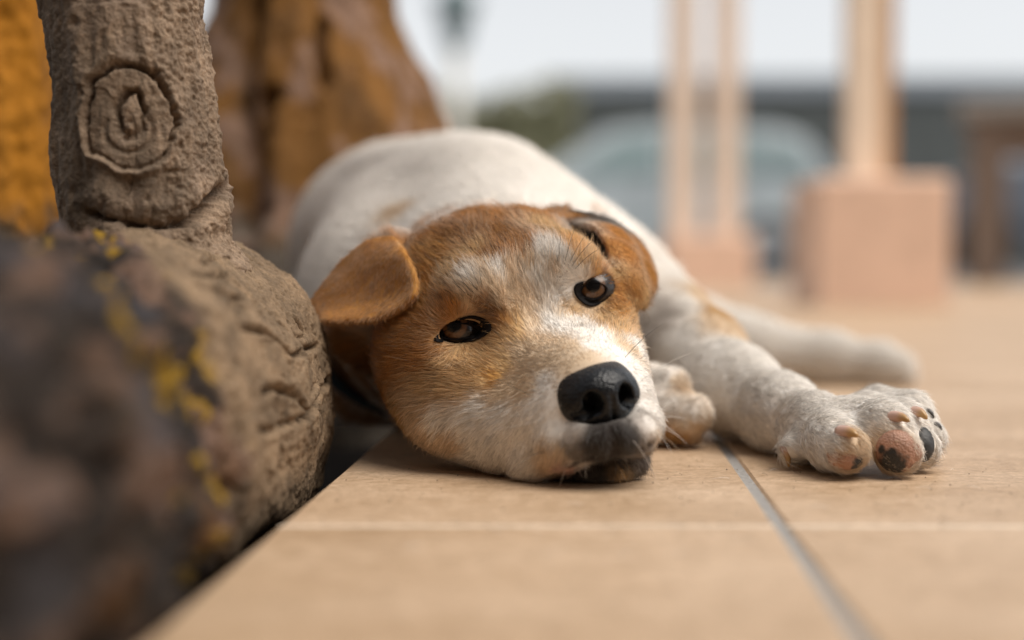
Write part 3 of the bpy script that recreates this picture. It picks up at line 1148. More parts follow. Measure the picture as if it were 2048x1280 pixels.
m_tile, n, l, b = nodes('floor_tile_ceramic')
tc = n.new('ShaderNodeTexCoord')
oi = n.new('ShaderNodeObjectInfo')
mp = n.new('ShaderNodeMapping')
mp.inputs['Scale'].default_value = (1, 2.2, 1)
ad = n.new('ShaderNodeVectorMath')
ad.operation = 'ADD'
sc_ = n.new('ShaderNodeVectorMath')
sc_.operation = 'SCALE'
sc_.inputs['Scale'].default_value = 37
l.new(oi.outputs['Random'], sc_.inputs[0])
l.new(tc.outputs['Object'], ad.inputs[0])
l.new(sc_.outputs[0], ad.inputs[1])
l.new(ad.outputs[0], mp.inputs['Vector'])
n1 = n.new('ShaderNodeTexNoise')
n1.inputs['Scale'].default_value = 9
n1.inputs['Detail'].default_value = 5
n2 = n.new('ShaderNodeTexNoise')
n2.inputs['Scale'].default_value = 520
n2.inputs['Detail'].default_value = 4
n3 = n.new('ShaderNodeTexNoise')
n3.inputs['Scale'].default_value = 120
n3.inputs['Detail'].default_value = 6
for q in (n1, n2, n3):
    l.new(mp.outputs[0], q.inputs['Vector'])
cr = n.new('ShaderNodeValToRGB')
cr.color_ramp.elements[0].position, cr.color_ramp.elements[0].color = .32, (.50, .342, .212, 1)
cr.color_ramp.elements[1].position, cr.color_ramp.elements[1].color = .70, (.64, .465, .318, 1)
l.new(n1.outputs[0], cr.inputs[0])
c2 = n.new('ShaderNodeValToRGB')
c2.color_ramp.elements[0].position, c2.color_ramp.elements[0].color = .30, (.66, .63, .58, 1)
c2.color_ramp.elements[1].position, c2.color_ramp.elements[1].color = .58, (1, 1, 1, 1)
l.new(n2.outputs[0], c2.inputs[0])
c3 = n.new('ShaderNodeValToRGB')
c3.color_ramp.elements[0].position, c3.color_ramp.elements[0].color = .35, (.80, .77, .72, 1)
c3.color_ramp.elements[1].position, c3.color_ramp.elements[1].color = .6, (1, 1, 1, 1)
l.new(n3.outputs[0], c3.inputs[0])
m1 = n.new('ShaderNodeMix')
m1.data_type, m1.blend_type = 'RGBA', 'MULTIPLY'
m1.inputs[0].default_value = 1
l.new(cr.outputs[0], m1.inputs[6])
l.new(c2.outputs[0], m1.inputs[7])
m2 = n.new('ShaderNodeMix')
m2.data_type, m2.blend_type = 'RGBA', 'MULTIPLY'
m2.inputs[0].default_value = 1
l.new(m1.outputs[2], m2.inputs[6])
l.new(c3.outputs[0], m2.inputs[7])
l.new(m2.outputs[2], b.inputs['Base Color'])
bp = n.new('ShaderNodeBump')
bp.inputs['Strength'].default_value = .35
bp.inputs['Distance'].default_value = .0008
l.new(n3.outputs[0], bp.inputs['Height'])
l.new(bp.outputs[0], b.inputs['Normal'])
rr = n.new('ShaderNodeMapRange')
rr.inputs[3].default_value, rr.inputs[4].default_value = .38, .58
l.new(n3.outputs[0], rr.inputs[0])
l.new(rr.outputs[0], b.inputs['Roughness'])
b.inputs['Specular IOR Level'].default_value = .45

m_grout = plain('tile_grout', (.30, .285, .27), .9, .2, .35, 500, .6)
m_soil = plain('planting_soil', (.022, .017, .014), .95, .2, .5, 120, .9)
m_asphalt = plain('street_asphalt', (.16, .16, .165), .9, .3, .25, 40, .4)

EDGE, JX, JY, TS = -.0765, .0885, .464, .45
XR, YF = 3.3, 5.65
V = [(slant(EDGE, -.9), -.9, -.0012), (slant(XR, -.9), -.9, -.0012), (slant(XR, YF), YF, -.0012), (slant(EDGE, YF), YF, -.0012)]
V += [(x, y, -.059) for x, y, z in V]
floor = link('floor', mesh_from('floor', V, [(0, 1, 2, 3), (0, 4, 5, 1), (1, 5, 6, 2), (2, 6, 7, 3), (3, 7, 4, 0)], False), m_grout, None, 'structure')
xs = [EDGE, JX - .0022] + [JX + .0022 + TS * k for k in range(0, 8)]
cols_ = [(EDGE, JX - .0020)] + [(JX + .0020 + (TS + .004) * k, JX + .0020 + (TS + .004) * k + TS) for k in range(7)]
rows_ = [(JY + .0024 + (TS + .0048) * k, JY + .0024 + (TS + .0048) * k + TS) for k in range(-3, 12)]
shared = {}
for ci, (xa, xb) in enumerate(cols_):
    for ya, yb in rows_:
        if yb > YF or xb > XR:
            continue
        cx, cy = slant((xa + xb) / 2, (ya + yb) / 2), (ya + yb) / 2
        key = ci == 0
        if key not in shared:
            hw, hh = (xb - xa) / 2, (yb - ya) / 2
            V, F = slab(-hw, hw, -hh, hh, 0, -.008, .0012, False)
            V = [(x + .055 * y, y, z) for x, y, z in V]
            shared[key] = mesh_from('tile', V, F, False)
            shared[key].materials.append(m_tile)
        o = link('tile', shared[key], None, floor)
        o.location = (cx, cy, random.uniform(-.0003, 0))
m_grout2 = plain('tile_grout_pale', (.66, .54, .42), .9, .2, .2, 300, .4)
V, F = [], []
for k in range(-3, 12):
    yc = JY + (TS + .0048) * k
    for xa, xb in cols_:
        if xb > XR:
            continue
        for x, y in ((xa, yc - .0023), (xb, yc - .0023), (xb, yc + .0023), (xa, yc + .0023)):
            V.append((slant(x, y), y, -.0005))
        F.append(tuple(range(len(V) - 4, len(V))))
link('grout', mesh_from('grout', V, F, False), m_grout2, floor)
V = [(-3, -2, -.045), (slant(EDGE, -.9) + .002, -2, -.045), (slant(EDGE, YF) - .001, YF, -.045), (-3, YF, -.045)]
link('soil', mesh_from('soil', V, [(0, 1, 2, 3)], False), m_soil, None, 'structure')
V = [(-60, -30, -.06), (90, -30, -.06), (90, 140, -.06), (-60, 140, -.06)]
link('street', mesh_from('street', V, [(0, 1, 2, 3)], False), m_asphalt, None, 'structure')

# ------------------------------------------------------------------ concrete log and tree trunks
def cement(name):
    m, n, l, b = nodes(name)
    a = n.new('ShaderNodeAttribute')
    a.attribute_name = 'col'
    tc = n.new('ShaderNodeTexCoord')
    nz = n.new('ShaderNodeTexNoise')
    nz.inputs['Scale'].default_value = 900
    nz.inputs['Detail'].default_value = 5
    l.new(tc.outputs['Object'], nz.inputs['Vector'])
    mr = n.new('ShaderNodeMapRange')
    mr.inputs[1].default_value, mr.inputs[2].default_value = .3, .7
    mr.inputs[3].default_value, mr.inputs[4].default_value = .72, 1.25
    l.new(nz.outputs[0], mr.inputs[0])
    vm = n.new('ShaderNodeVectorMath')
    vm.operation = 'SCALE'
    l.new(a.outputs['Color'], vm.inputs[0])
    l.new(mr.outputs[0], vm.inputs['Scale'])
    l.new(vm.outputs[0], b.inputs['Base Color'])
    bp = n.new('ShaderNodeBump')
    bp.inputs['Strength'].default_value = .7
    bp.inputs['Distance'].default_value = .0009
    l.new(nz.outputs[0], bp.inputs['Height'])
    l.new(bp.outputs[0], b.inputs['Normal'])
    b.inputs['Roughness'].default_value = .85
    b.inputs['Specular IOR Level'].default_value = .3
    return m


m_cement = cement('painted_cement')


def seg_dist(p, line):
    best = np.full(len(p), 9.0)
    for a, b2 in zip(line[:-1], line[1:]):
        e = b2 - a
        t = np.clip(((p - a) @ e) / (e @ e), 0, 1)
        best = np.minimum(best, np.linalg.norm(p - a - t[:, None] * e, axis=1))
    return best


def grid_mesh(name, V, nu, nv, col, parent=None, closed=False):
    i, j = np.meshgrid(np.arange(nu - 1), np.arange(nv if closed else nv - 1), indexing='ij')
    i, j = i.ravel(), j.ravel()
    j2 = (j + 1) % nv
    F = np.stack([i * nv + j, i * nv + j2, (i + 1) * nv + j2, (i + 1) * nv + j], 1)
    me = mesh_from(name, V, F)
    me.color_attributes.new('col', 'FLOAT_COLOR', 'POINT').data.foreach_set('color', np.c_[col, np.ones(len(V))].astype(np.float32).ravel())
    return link(name, me, m_cement, parent)


def ray_surface(u, v, f, d0=.25, d1=1.6):
    dd = np.linspace(d0, d1, 2600)
    pts = C_POS + dd[:, None] * (C_FWD + C_RIGHT * ((u - CX) / FPX) + C_UP * ((CY - v) / FPX))
    k = np.argmax(f(pts) < 0)
    return pts[k]


# --- the log lying along the edge of the tiles
LOGX, LOGZ, LOGR = -.148, .031, .0672


def log_rad(y):
    r = LOGR * (1 + .05 * np.sin(y * 21 + 1)) - .002 * np.exp(-((y - .345) / .045)**2) - .010 * np.exp(-((y - .425) / .018)**2) - .008 * smooth01(-y, -.34, -.24)
    return r * np.sqrt(np.clip(1 - smooth01(y, .615, .685) * .98, .001, 1))


def log_f(p):
    return np.hypot(p[:, 0] - LOGX, p[:, 2] - LOGZ) - log_rad(p[:, 1])


stump = empty('concrete_log', (-.15, .45, -.045), 'weathered concrete log painted like bark with an upright knotted trunk, left of the puppy', 'garden log')
ys = np.concatenate([np.linspace(.05, .40, 150, endpoint=False), np.linspace(.40, .686, 440)])
th = np.linspace(math.radians(-75), math.radians(175), 400)
Y, T = np.meshgrid(ys, th, indexing='ij')
Y, T = Y.ravel(), T.ravel()
R = log_rad(Y) * (1 + .10 * np.exp(-((T + .62) / .40)**2))
base = np.stack([LOGX + R * np.cos(T), Y, LOGZ + R * np.sin(T)], 1)
nrm = np.stack([np.cos(T), 0 * T, np.sin(T)], 1)
CR = [[(372, 548), (410, 552), (450, 548)], [(402, 528), (430, 511)], [(390, 575), (420, 586), (482, 600)], [(465, 655), (520, 663), (548, 680), (566, 705)],
      [(566, 705), (580, 715), (598, 706)], [(522, 788), (552, 776), (578, 786), (592, 812)], [(505, 862), (545, 860), (584, 842), (628, 800), (662, 756)],
      [(592, 812), (600, 840)], [(606, 790), (632, 766)], [(560, 640), (575, 660)], [(500, 590), (515, 605)], [(590, 640), (612, 668)], [(520, 930), (560, 905), (610, 862)],
      [(600, 700), (640, 690)], [(470, 560), (490, 572)]]
dis = .0022 * fbm(base * np.array([42, 20, 42]), 2, 51) + .0006 * fbm(base * 260, 2, 52) * (.4 + smooth01(fbm(base * 45, 1, 56), -.1, .5)) + .00035 * fbm(base * 900, 1, 53)
dis -= .0012 * smooth01(fbm(base * 430, 2, 57), .42, .62)
flake = fbm(base * np.array([34, 22, 34]), 3, 58)
dis += .0009 * smooth01(flake, .10, .13) - .0006
rgc = np.random.default_rng(17)
for _ in range(26):
    y0, t0 = rgc.uniform(.43, .64), math.radians(rgc.uniform(-40, 110))
    a0, ln_ = rgc.normal(0, .7), rgc.uniform(.008, .026)
    line = []
    for q in range(4):
        yy, tt = y0 + ln_ * q / 3 * math.sin(a0) * .9 + rgc.normal(0, .0011), t0 + ln_ * q / 3 * math.cos(a0) / LOGR + rgc.normal(0, .016)
        rr_ = float(log_rad(np.array([yy]))[0])
        line.append(np.array((LOGX + rr_ * math.cos(tt), yy, LOGZ + rr_ * math.sin(tt))))
    sel = np.where(np.abs(Y - y0) < .035)[0]
    dis[sel] -= rgc.uniform(.0012, .003) * np.exp(-(seg_dist(base[sel], line) / rgc.uniform(.0006, .0010))**2)
for k, line in enumerate(CR):
    L3 = [ray_surface(u, v, log_f) for u, v in line]
    dd = seg_dist(base + .0012 * np.stack([fbm(base * 300, 1, 54), fbm(base * 300, 1, 55), 0 * Y], 1), L3)
    wd = .0013 if k in (0, 2, 3, 5, 6) else .00095
    dis -= .0062 * np.exp(-(dd / wd)**2) - .0006 * np.exp(-((dd - .0030) / .0017)**2)
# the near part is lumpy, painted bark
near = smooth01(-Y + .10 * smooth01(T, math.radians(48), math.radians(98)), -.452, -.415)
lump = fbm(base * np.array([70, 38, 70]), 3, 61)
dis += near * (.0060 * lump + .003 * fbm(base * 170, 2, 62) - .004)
base = base + nrm * dis[:, None]
N1, N2, N3 = fbm(base * np.array([55, 40, 55]), 3, 71), fbm(base * 90, 3, 72), fbm(base * 38, 2, 73)
clean = np.array((.190, .128, .076)) * (1 + .26 * N2 + .14 * fbm(base * 300, 2, 74) + .22 * fbm(base * np.array([190, 50, 190]), 2, 77))[:, None]
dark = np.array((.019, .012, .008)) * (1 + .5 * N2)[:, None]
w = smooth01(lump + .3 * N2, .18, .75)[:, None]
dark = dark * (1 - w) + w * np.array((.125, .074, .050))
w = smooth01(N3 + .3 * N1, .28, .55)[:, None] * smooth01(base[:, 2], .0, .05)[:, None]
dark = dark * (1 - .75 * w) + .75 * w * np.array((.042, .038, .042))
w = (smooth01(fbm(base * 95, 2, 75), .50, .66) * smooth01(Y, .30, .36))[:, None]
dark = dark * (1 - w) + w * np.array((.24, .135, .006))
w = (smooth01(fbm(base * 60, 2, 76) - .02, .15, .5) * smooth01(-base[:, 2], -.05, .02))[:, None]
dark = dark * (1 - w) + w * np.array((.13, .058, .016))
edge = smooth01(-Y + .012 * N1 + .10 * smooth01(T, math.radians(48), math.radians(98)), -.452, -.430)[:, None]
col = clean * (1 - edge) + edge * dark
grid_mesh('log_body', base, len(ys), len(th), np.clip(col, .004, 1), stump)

# --- the upright trunk with its knot
AX0, AX1 = P(297, 470, .572), P(246, 0, .572)
AXD = (AX1 - AX0) / np.linalg.norm(AX1 - AX0)
TR = .0322


def trunk_f(p):
    t = (p - AX0) @ AXD
    return np.linalg.norm(p - AX0 - t[:, None] * AXD, axis=1) - TR


TL = np.linalg.norm(AX1 - AX0)
ts = np.concatenate([np.linspace(-.022, TL * 1.05, 260), np.linspace(TL * 1.05, .40, 40)[1:]])
th = np.linspace(math.radians(-190), math.radians(35), 330)
S_, T = np.meshgrid(ts, th, indexing='ij')
S_, T = S_.ravel(), T.ravel()
ex = np.cross((0, 1, 0), AXD)
ex = -ex / np.linalg.norm(ex) if ex[0] < 0 else ex / np.linalg.norm(ex)
ey = np.cross(AXD, ex)
nrm = np.outer(np.cos(T), ex) + np.outer(np.sin(T), ey)
R = TR * (1 + .035 * np.sin(2 * T + .6) + .02 * np.sin(S_ * 60)) + .009 * smooth01(-S_, .003, .022) - .001
base = AX0 + np.outer(S_, AXD) + nrm * R[:, None]
U_, V_, _ = proj3(base)
front = (nrm @ C_FWD) < .25
kc = ray_surface(258, 232, trunk_f)
kt = (kc - AX0) @ AXD
kn = kc - AX0 - kt * AXD
kth = math.atan2(kn @ ey, kn @ ex)
ax_, az_ = (np.angle(np.exp(1j * (T - kth)))) * TR, S_ - kt
wob = .0017 * fbm(base * 200, 3, 81) + .0016 * fbm(base * 60, 1, 89)
wob2 = .0016 * fbm(base * 75, 2, 90)
rho = np.hypot((ax_ + wob) / .0182, (az_ + wob2) / .0198)
ang = np.arctan2(az_, ax_)
rough = .45 + .55 * smooth01(ax_, .004, .018)
dis = .0016 * fbm(base * np.array([110, 110, 26]), 3, 82) + .0008 * smooth01(fbm(base * np.array([60, 60, 30]), 2, 95), .08, .13) - .0004 + rough * (.0008 * fbm(base * 480, 2, 83) + .0008 * np.abs(fbm(base * np.array([240, 240, 110]), 2, 84)))
kn_ = np.exp(-(np.maximum(rho - 1.5, 0) / .3)**2)
dis *= 1 - .45 * np.exp(-(rho / 1.05)**6)
dis += .0020 * np.exp(-((rho - 1.13 - .05 * np.sin(ang)) / .075)**2) * (.7 + .5 * np.sin(ang + 3.6))
dis -= .0042 * np.exp(-((rho - 1.0) / .048)**2) * (.75 + .45 * np.sin(ang + .3)) * (1 + .4 * fbm(base * 500, 1, 85))
dis -= .0005 * np.exp(-(rho / .95)**6)
r2 = np.hypot((ax_ + wob * 1.4 - .0005) / .0066, (az_ + wob * 1.4 - .0005) / .0092)
dis -= .0040 * np.exp(-((r2 - .85) / .22)**2) * (.55 + .6 * smooth01(np.sin(ang - .2), -.6, .6))
dis += .0007 * np.exp(-(r2 / .5)**2)
spi = np.hypot((ax_ + .001) / .0095, (az_ + .005) / .0085)
dis -= .0009 * np.exp(-((spi - 1) / .13)**2) * smooth01(-az_, -.002, .004)
for u, v, r, dp in ((145, 45, 10, .002), (246, 60, 5, .0018), (385, 90, 5, .0018), (380, 130, 6, .002), (250, 360, 6, .001), (295, 400, 6, .0015), (150, 380, 8, .0015), (350, 370, 7, .001)):
    q = ray_surface(u, v, trunk_f)
    dis -= dp * np.exp(-(np.linalg.norm(base - q, axis=1) / (r * s))**2)
# the gap under the rounded foot of the trunk
foot = [ray_surface(u, v, trunk_f) for u, v in ((178, 424), (230, 440), (280, 448), (330, 450), (372, 442), (405, 424), (430, 402), (452, 376))]
_f = np.array(foot)
_f = np.concatenate([_f[i] + (_f[i + 1] - _f[i]) * np.arange(6)[:, None] / 6 for i in range(len(_f) - 1)] + [_f[-1:]])
foot = [base[np.argmin(np.where(front, np.linalg.norm(U_[:, None] * 0 + np.stack([U_ - q_[0], V_ - q_[1]], 1), axis=1), 1e9))] for q_ in np.stack(proj3(_f)[:2], 1)]
fd = seg_dist(base + .0012 * np.stack([fbm(base * 160, 2, 86), fbm(base * 260, 1, 87), fbm(base * 260, 1, 88)], 1), foot)
right = smooth01(U_, 330, 440)
dis -= (.0065 + .008 * right) * np.exp(-(fd / (.0011 + .0009 * right))**2) * front
dis += .0015 * np.exp(-((fd - .0065) / .0035)**2)
base = base + nrm * dis[:, None]
col = np.array((.195, .136, .090)) * (1 + .26 * fbm(base * 55, 3, 91) + .10 * fbm(base * 300, 2, 92) + .24 * fbm(base * np.array([260, 260, 36]), 2, 94))[:, None]
w = smooth01(fbm(base * np.array([90, 90, 50]), 3, 93), .10, .6)[:, None] * .4
col = col * (1 - w) + w * np.array((.25, .18, .13))
grid_mesh('trunk', base, len(ts), len(th), np.clip(col, .01, 1), stump)


# --- two thicker painted trunks behind
def big_trunk(name, label, cx, cy, prof, c_main, c_patch, c_low, seed, crack=None, var=.42):
    root = empty(name, (cx, cy, -.045), label, 'concrete trunk', 'painted concrete tree trunks standing in the bed')
    zs = np.linspace(-.045, .55, 200)
    tt = np.linspace(0, 2 * math.pi, 220, endpoint=False)
    Z, T2 = np.meshgrid(zs, tt, indexing='ij')
    Z, T2 = Z.ravel(), T2.ravel()
    Rr = np.interp(Z, *prof)
    nn = np.stack([np.cos(T2), np.sin(T2), 0 * T2], 1)
    V = np.stack([cx + Rr * np.cos(T2), cy + Rr * np.sin(T2), Z], 1)
    dd = .004 * fbm(V * np.array([45, 45, 12]), 3, seed) + .0015 * fbm(V * 200, 2, seed + 1)
    if crack:
        crack = [([(cx + np.interp(z_, *prof) * math.cos(math.radians(t_)), cy + np.interp(z_, *prof) * math.sin(math.radians(t_)), z_) for t_, z_ in ln_], w_) for ln_, w_ in crack]
        for line, wd in crack:
            L3 = [np.array(q) for q in line]
            sd = seg_dist(V + .004 * np.stack([fbm(V * 60, 2, seed + 2), 0 * Z, 0 * Z], 1), L3)
            dd -= .020 * np.exp(-(sd / wd)**2)
    V = V + nn * dd[:, None]
    c = np.array(c_main) * (1 + var * fbm(V * np.array([60, 60, 10]), 3, seed + 3))[:, None]
    w = smooth01(fbm(V * np.array([50, 50, 17]), 3, seed + 4), .08, .40)[:, None]
    c = c * (1 - w) + w * np.array(c_patch)
    for line, wd in crack or ():
        sd = seg_dist(V + .006 * np.stack([fbm(V * 60, 2, seed + 2), 0 * Z, 0 * Z], 1), [np.array(q) for q in line])
        w = np.exp(-(sd / (wd * 1.3))**2)[:, None]
        c = c * (1 - w) + w * np.array((.022, .012, .006))
    w = smooth01(-Z + .02 * fbm(V * 60, 2, seed + 5), -.125, -.085)[:, None]
    c = c * (1 - w) + w * np.array(c_low)
    grid_mesh('bark', V, len(zs), len(tt), np.clip(c, .004, 1), root, True)
    return root


big_trunk('concrete_tree', 'ochre brown flared concrete trunk with a dark upright crack, behind the back of the puppy', -.172, 1.19,
          ([-.045, .05, .12, .19, .29, .36, .55], [.20, .175, .150, .124, .078, .070, .066]),
          (.150, .066, .012), (.22, .13, .085), (.12, .10, .08), 131,
          [([(-114, .31), (-110, .25), (-105, .20), (-102, .16), (-99, .11)], .0075),
           ([(-96, .21), (-97, .17), (-95, .12)], .006), ([(-75, .27), (-74, .22)], .004)])
big_trunk('concrete_tree', 'bright yellow ochre concrete trunk at the far left edge behind the log', -.322, .80,
          ([-.045, .10, .2, .55], [.085, .072, .068, .066]), (.34, .132, .006), (.20, .08, .010), (.05, .04, .03), 171, None, .18)

# ------------------------------------------------------------------ posts in square blocks
def box(x0, x1, y0, y1, z0, z1, ch=.004):
    V, F = slab(x0, x1, y0, y1, z1, z0, ch, False)
    F.append((3, 2, 1, 0))
    return V, F


m_block = plain('terracotta_block', (.76, .53, .40), .85, .3, .22, 30, .4)
m_post = plain('post_wood', (.86, .70, .55), .7, .3, .18, 25, .2)
m_post2 = plain('post_darker_wood', (.82, .66, .53), .7, .3, .18, 25, .2)
m_post_edge = plain('post_bare_wood', (.50, .28, .13), .7, .3, .25, 40, .2)


def post(label, bx, by, hx, hy, hz, posts):
    r = empty('post_with_block', (bx, by, 0), label, 'post', 'wooden posts set in terracotta blocks')
    V, F = box(bx - hx, bx + hx, by - hy, by + hy, .001, hz, .008)
    link('block', mesh_from('block', V, F, False), m_block, r)
    for dx, w_, dp, mt in posts:
        V, F = box(bx + dx - w_ / 2, bx + dx + w_ / 2, by - dp / 2, by + dp / 2, hz - .01, 3.0, .004)
        link('pole', mesh_from('pole', V, F, False), mt, r)
    return r


post('pale wooden post standing in the large square terracotta block at right', .706, 2.835, .1225, .145, .245,
     [(-.012, .064, .07, m_post), (.033, .024, .064, m_post_edge)])
post('twin wooden posts in the smaller terracotta block farther back', .635, 4.66, .135, .15, .168, [(-.080, .085, .09, m_post2), (.062, .075, .09, m_post2)])

# ------------------------------------------------------------------ table at the right edge
m_ttop = plain('table_top_stone', (.27, .25, .23), .7, .4, .15, 20, .2)
m_tleg = plain('table_leg_wood', (.20, .15, .12), .8, .3, .25, 30, .2)
m_dark = plain('dark_metal', (.025, .025, .03), .5, .4)
t = empty('table', (1.62, 5.0, 0), 'low table with a pale grey top and thick brown legs at the right edge', 'table')
V, F = box(1.62, 2.75, 5.0, 5.6, .585, .645, .01)
link('table_top', mesh_from('table_top', V, F, False), m_ttop, t)
for x in (1.66, 2.58):
    for y in (5.03, 5.46):
        V, F = box(x, x + .12, y, y + .11, .001, .583, .006)
        link('leg', mesh_from('leg', V, F, False), m_tleg, t)
V, F = box(1.782, 2.578, 5.05, 5.09, .44, .583, .004)
link('apron', mesh_from('apron', V, F, False), m_tleg, t)
t.rotation_euler.z = -.34
t.location.x -= .06

# ------------------------------------------------------------------ cars in the street
m_glass = plain('car_window', (.20, .26, .26), .12, .6)
m_tyre = plain('car_tyre', (.02, .02, .02), .85, .2)
m_rim = plain('car_rim', (.35, .36, .37), .35, .6)
m_silver = plain('car_paint_silver', (.38, .42, .43), .3, .5, 0, 1, 0, .6)
m_blue = plain('car_paint_dark', (.07, .08, .10), .3, .5, 0, 1, 0, .6)
m_lamp = plain('car_lamp', (.5, .48, .45), .2, .6)


def car(label, x0, y0, z0, L, Wd, prof, paint, windows, doors):
    """a car side-on, nose to -x; prof = outline (x, z) from tail sill over the roof to the nose sill"""
    r = empty('parked_car', (x0 + L / 2, y0 + Wd / 2, z0), label, 'car', 'cars parked along the street')
    V, F = [], []
    K = len(prof)
    for j, (yy, ins) in enumerate(((0, .09), (.06, .0), (.5, -.0), (Wd - .06, .0), (Wd, .09))):
        for x, z in prof:
            tum = .16 * max(0, (z - .85)) / .6
            yv = yy + (tum if yy < Wd / 2 else -tum) + (.0 if z > .3 else 0)
            V.append((x0 + x + (ins * (.4 if x < L / 2 else -.4)), y0 + yv, z0 + z - (ins * .25 if z > .5 else 0)))
    for j in range(4):
        for i in range(K):
            i2 = (i + 1) % K
            F.append((j * K + i, j * K + i2, (j + 1) * K + i2, (j + 1) * K + i))
    F.append(tuple(range(K))[::-1])
    F.append(tuple(4 * K + i for i in range(K)))
    me = mesh_from('body', V, F, False)
    link('body', me, paint, r)
    for poly in windows:
        V = []
        for dy in (-.012, .03):
            for x, z in poly:
                V.append((x0 + x, y0 + .16 * max(0, z - .85) / .6 + dy - .002, z0 + z))
        n_ = len(poly)
        F = [tuple(range(n_)), tuple(range(2 * n_ - 1, n_ - 1, -1))] + [(i, n_ + i, n_ + (i + 1) % n_, (i + 1) % n_) for i in range(n_)]
        link('window', mesh_from('window', V, F, False), m_glass, r)
    for wx in (.17 * L, .81 * L):
        for wy in (.02, Wd - .20):
            V, F = tube([(x0 + wx, y0 + wy - .03 + k * .21, z0 + .31) for k in (0, .08, .92, 1)], [.27, .31, .31, .27], 24)
            wh = link('wheel', mesh_from('wheel', V, F, False), m_tyre, r)
            V, F = tube([(x0 + wx, y0 + wy - .045 + k * .22, z0 + .31) for k in (0, .1, .9, 1)], [.15, .19, .19, .15], 16)
            link('rim', mesh_from('rim', V, F, False), m_rim, wh)
    for hx in (.02, L - .14):
        V, F = box(x0 + hx, x0 + hx + .12, y0 + .05, y0 + .3, z0 + .62, z0 + .76, .02)
        link('lamp', mesh_from('lamp', V, F, False), m_lamp, r)
    for dx in doors:
        V, F = box(x0 + dx, x0 + dx + .16, y0 - .03, y0 + .01, z0 + .86, z0 + .89, .006)
        link('handle', mesh_from('handle', V, F, False), m_rim, r)
    return r


hatch = [(4.05, .25), (4.1, .6), (4.02, .92), (3.72, 1.36), (3.45, 1.46), (2.2, 1.50), (1.75, 1.44), (1.05, 1.0), (.25, .86), (.03, .66), (.0, .25)]
wins = [[(1.35, .98), (1.86, 1.36), (2.25, 1.40), (2.25, .98)], [(2.33, .98), (2.33, 1.40), (3.2, 1.38), (3.3, .98)], [(3.38, 1.0), (3.28, 1.36), (3.6, 1.26), (3.74, 1.0)]]
car('silver hatchback parked beyond the tiled terrace, behind the posts', -.80, 14.0, -.06, 4.1, 1.7, hatch, m_silver, wins, (2.05, 3.0))
car('dark blue grey hatchback parked behind the table at the right', 3.5, 12.6, -.06, 4.1, 1.7, hatch, m_blue, wins, (2.05, 3.0))

# ------------------------------------------------------------------ hedge, wall, street lamp
m_wall = plain('dark_wall_render', (.105, .113, .110), .9, .2, .25, 3, .2)
m_cap = plain('wall_coping', (.30, .33, .36), .8, .3, .15, 3, .2)
wl_ = empty('boundary_wall', (6, 20, -.06), 'long dark grey green wall with a paler coping behind the parked cars', 'wall')
V, F = box(.55, 16, 20, 20.4, -.059, 2.42, .01)
link('wall_face', mesh_from('wall_face', V, F, False), m_wall, wl_)
V, F = box(.50, 16.05, 19.93, 20.47, 2.422, 2.66, .01)
link('coping', mesh_from('coping', V, F, False), m_cap, wl_)

m_leaf = plain('hedge_leaf', (.33, .32, .20), .6, .3, .45, 2.5)
m_core = plain('hedge_core', (.2, .2, .12), .9, .2)
hd = empty('hedge', (-2.1, 19, -.06), 'clipped olive green hedge running left from the end of the dark wall', 'hedge')
rg = np.random.default_rng(3)
nl = 9000
c = np.stack([rg.uniform(-6, .85, nl), 19 + rg.uniform(-.6, .6, nl), rg.uniform(-.04, 2.3, nl)], 1)
ins = rg.random(nl) < .75
c[ins, 1] = 18.45 + rg.normal(0, .07, ins.sum())
c[:, 2] += .12 * np.sin(c[:, 0] * 3) * (c[:, 2] > 1.6)
a1 = rg.normal(size=(nl, 3))
a1 /= np.linalg.norm(a1, axis=1)[:, None]
a2 = np.cross(a1, rg.normal(size=(nl, 3)))
a2 /= np.linalg.norm(a2, axis=1)[:, None]
sz = rg.uniform(.05, .10, nl)[:, None]
V = np.stack([c - a1 * sz, c + a2 * sz * .5, c + a1 * sz, c - a2 * sz * .5], 1).reshape(-1, 3)
F = np.arange(nl * 4).reshape(-1, 4)
link('foliage', mesh_from('foliage', V, F, False), m_leaf, hd, 'stuff')
V, F = box(-6, .80, 18.55, 19.5, -.059, 2.1, .05)
link('branches', mesh_from('branches', V, F, False), m_core, hd, 'stuff')

m_pole = plain('lamp_pole_paint', (.55, .53, .48), .6, .4, .1, 5)
m_lantern = plain('lamp_lantern_metal', (.10, .15, .155), .5, .4)
m_lglass = plain('lamp_glass', (.45, .50, .50), .2, .6)
lp = P(912, 90, 13.0)
la = empty('street_lamp', (lp[0], lp[1], -.06), 'pale street lamp with a dark teal lantern beside the ochre trunk', 'street lamp')
V, F = tube([(lp[0], lp[1], z) for z in (-.06, .2, .22, .6, lp[2] - .03)], [.14, .14, .085, .075, .06], 16)
link('pole', mesh_from('pole', V, F), m_pole, la)
V, F = tube([(lp[0], lp[1], lp[2] + z) for z in (-.03, .02, .36, .37)], [.09, .11, .20, .20], 6)
lan = link('lantern', mesh_from('lantern', V, F, False), m_lantern, la)
V, F = tube([(lp[0], lp[1], lp[2] + z) for z in (.372, .42, .52, .58)], [.25, .22, .09, .02], 6)
link('lantern_roof', mesh_from('lantern_roof', V, F, False), m_lantern, lan)
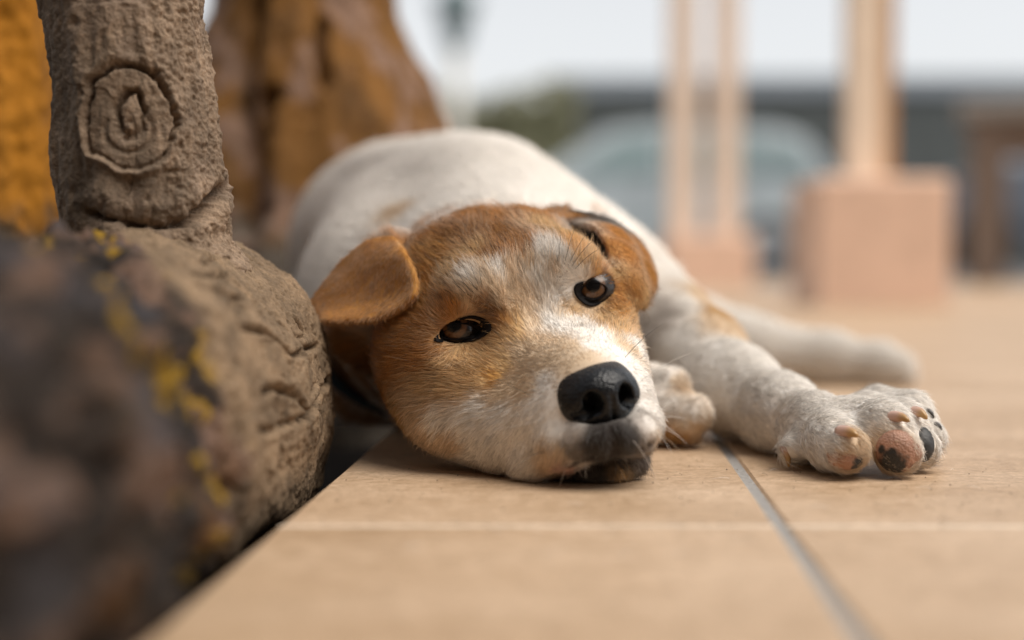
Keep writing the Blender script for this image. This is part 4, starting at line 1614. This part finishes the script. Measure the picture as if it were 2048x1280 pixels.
for k in range(6):
    a = 2 * math.pi * (k + .5) / 6
    q = np.array((math.cos(a), math.sin(a)))
    tq = np.array((-q[1], q[0]))
    V = []
    for dr in (.004, -.006):
        for z, rr_, hw in ((.05, .105, .04), (.33, .170, .075)):
            for sg in (-1, 1):
                xy = q * (rr_ * .94 + dr + .008) + tq * hw * sg
                V.append((lp[0] + xy[0], lp[1] + xy[1], lp[2] + z))
    F = [(0, 1, 3, 2), (5, 4, 6, 7), (0, 4, 5, 1), (2, 3, 7, 6), (0, 2, 6, 4), (1, 5, 7, 3)]
    link('pane', mesh_from('pane', V, F, False), m_lglass, lan)

# ------------------------------------------------------------------ unseen wall and eave behind the camera, added to shade the near terrace
m_shade_blocker = plain('shade_blocker_render', (.17, .14, .115), .9, .2, .15, 4, .2)
hs = empty('shade_blocker', (0, -3.1, -.045), 'unseen wall with a deep eave, added to shade this end of the tiled terrace', 'shade_blocker')
V, F = box(-5, 5, -3.3, -3.0, -.044, 3.0, .01)
link('wall', mesh_from('wall', V, F, False), m_shade_blocker, hs)
V, F = box(-5.2, 5.2, -3.5, -1.6, 3.002, 3.14, .01)
link('roof', mesh_from('roof', V, F, False), m_shade_blocker, hs)

# ------------------------------------------------------------------ grit and shed hairs on the tiles
m_grit = plain('grit', (.22, .18, .14), .9, .2, .5, 900)
V, F = [], []
for _ in range(900):
    u, v_ = random.uniform(420, 2040), random.uniform(800, 1270)
    q = floor_at(u, v_)
    if q[0] < slant(EDGE, q[1]) + .004:
        continue
    r = .00035 * random.random()**2 + .00016
    b0 = len(V)
    for dx, dy, dz in ((1, 0, .3), (-.5, .9, .3), (-.5, -.8, .3), (.2, .1, 1.1), (0, 0, -.4)):
        V.append((q[0] + dx * r * random.uniform(.6, 1.4), q[1] + dy * r * random.uniform(.6, 1.4), .0002 + r * (dz + .2)))
    F += [(b0, b0 + 1, b0 + 3), (b0 + 1, b0 + 2, b0 + 3), (b0 + 2, b0, b0 + 3), (b0 + 1, b0, b0 + 4), (b0 + 2, b0 + 1, b0 + 4), (b0, b0 + 2, b0 + 4)]
link('grit', mesh_from('grit', V, F, False), m_grit, floor, 'stuff')
pts, cols, rads = [], [], []
for _ in range(70):
    q = floor_at(random.uniform(700, 1950), random.uniform(900, 1120))
    a, bend, L = random.uniform(0, 6.28), random.uniform(-60, 60), random.uniform(.004, .010)
    row = []
    for t_ in np.linspace(0, 1, 5):
        row.append((q[0] + L * t_ * math.cos(a + bend * L * t_), q[1] + L * t_ * math.sin(a + bend * L * t_), .0004 + .0006 * math.sin(t_ * 3.1)))
    pts.append(row)
    cols.append(PAL[random.choice('WWCK')])
    rads.append(.00006)
make_hair('shed_hair', np.array(pts), np.array(cols), np.tile((0, 0, 1.0), (len(pts), 1)), np.array(rads), m_fur, floor, 'stuff')
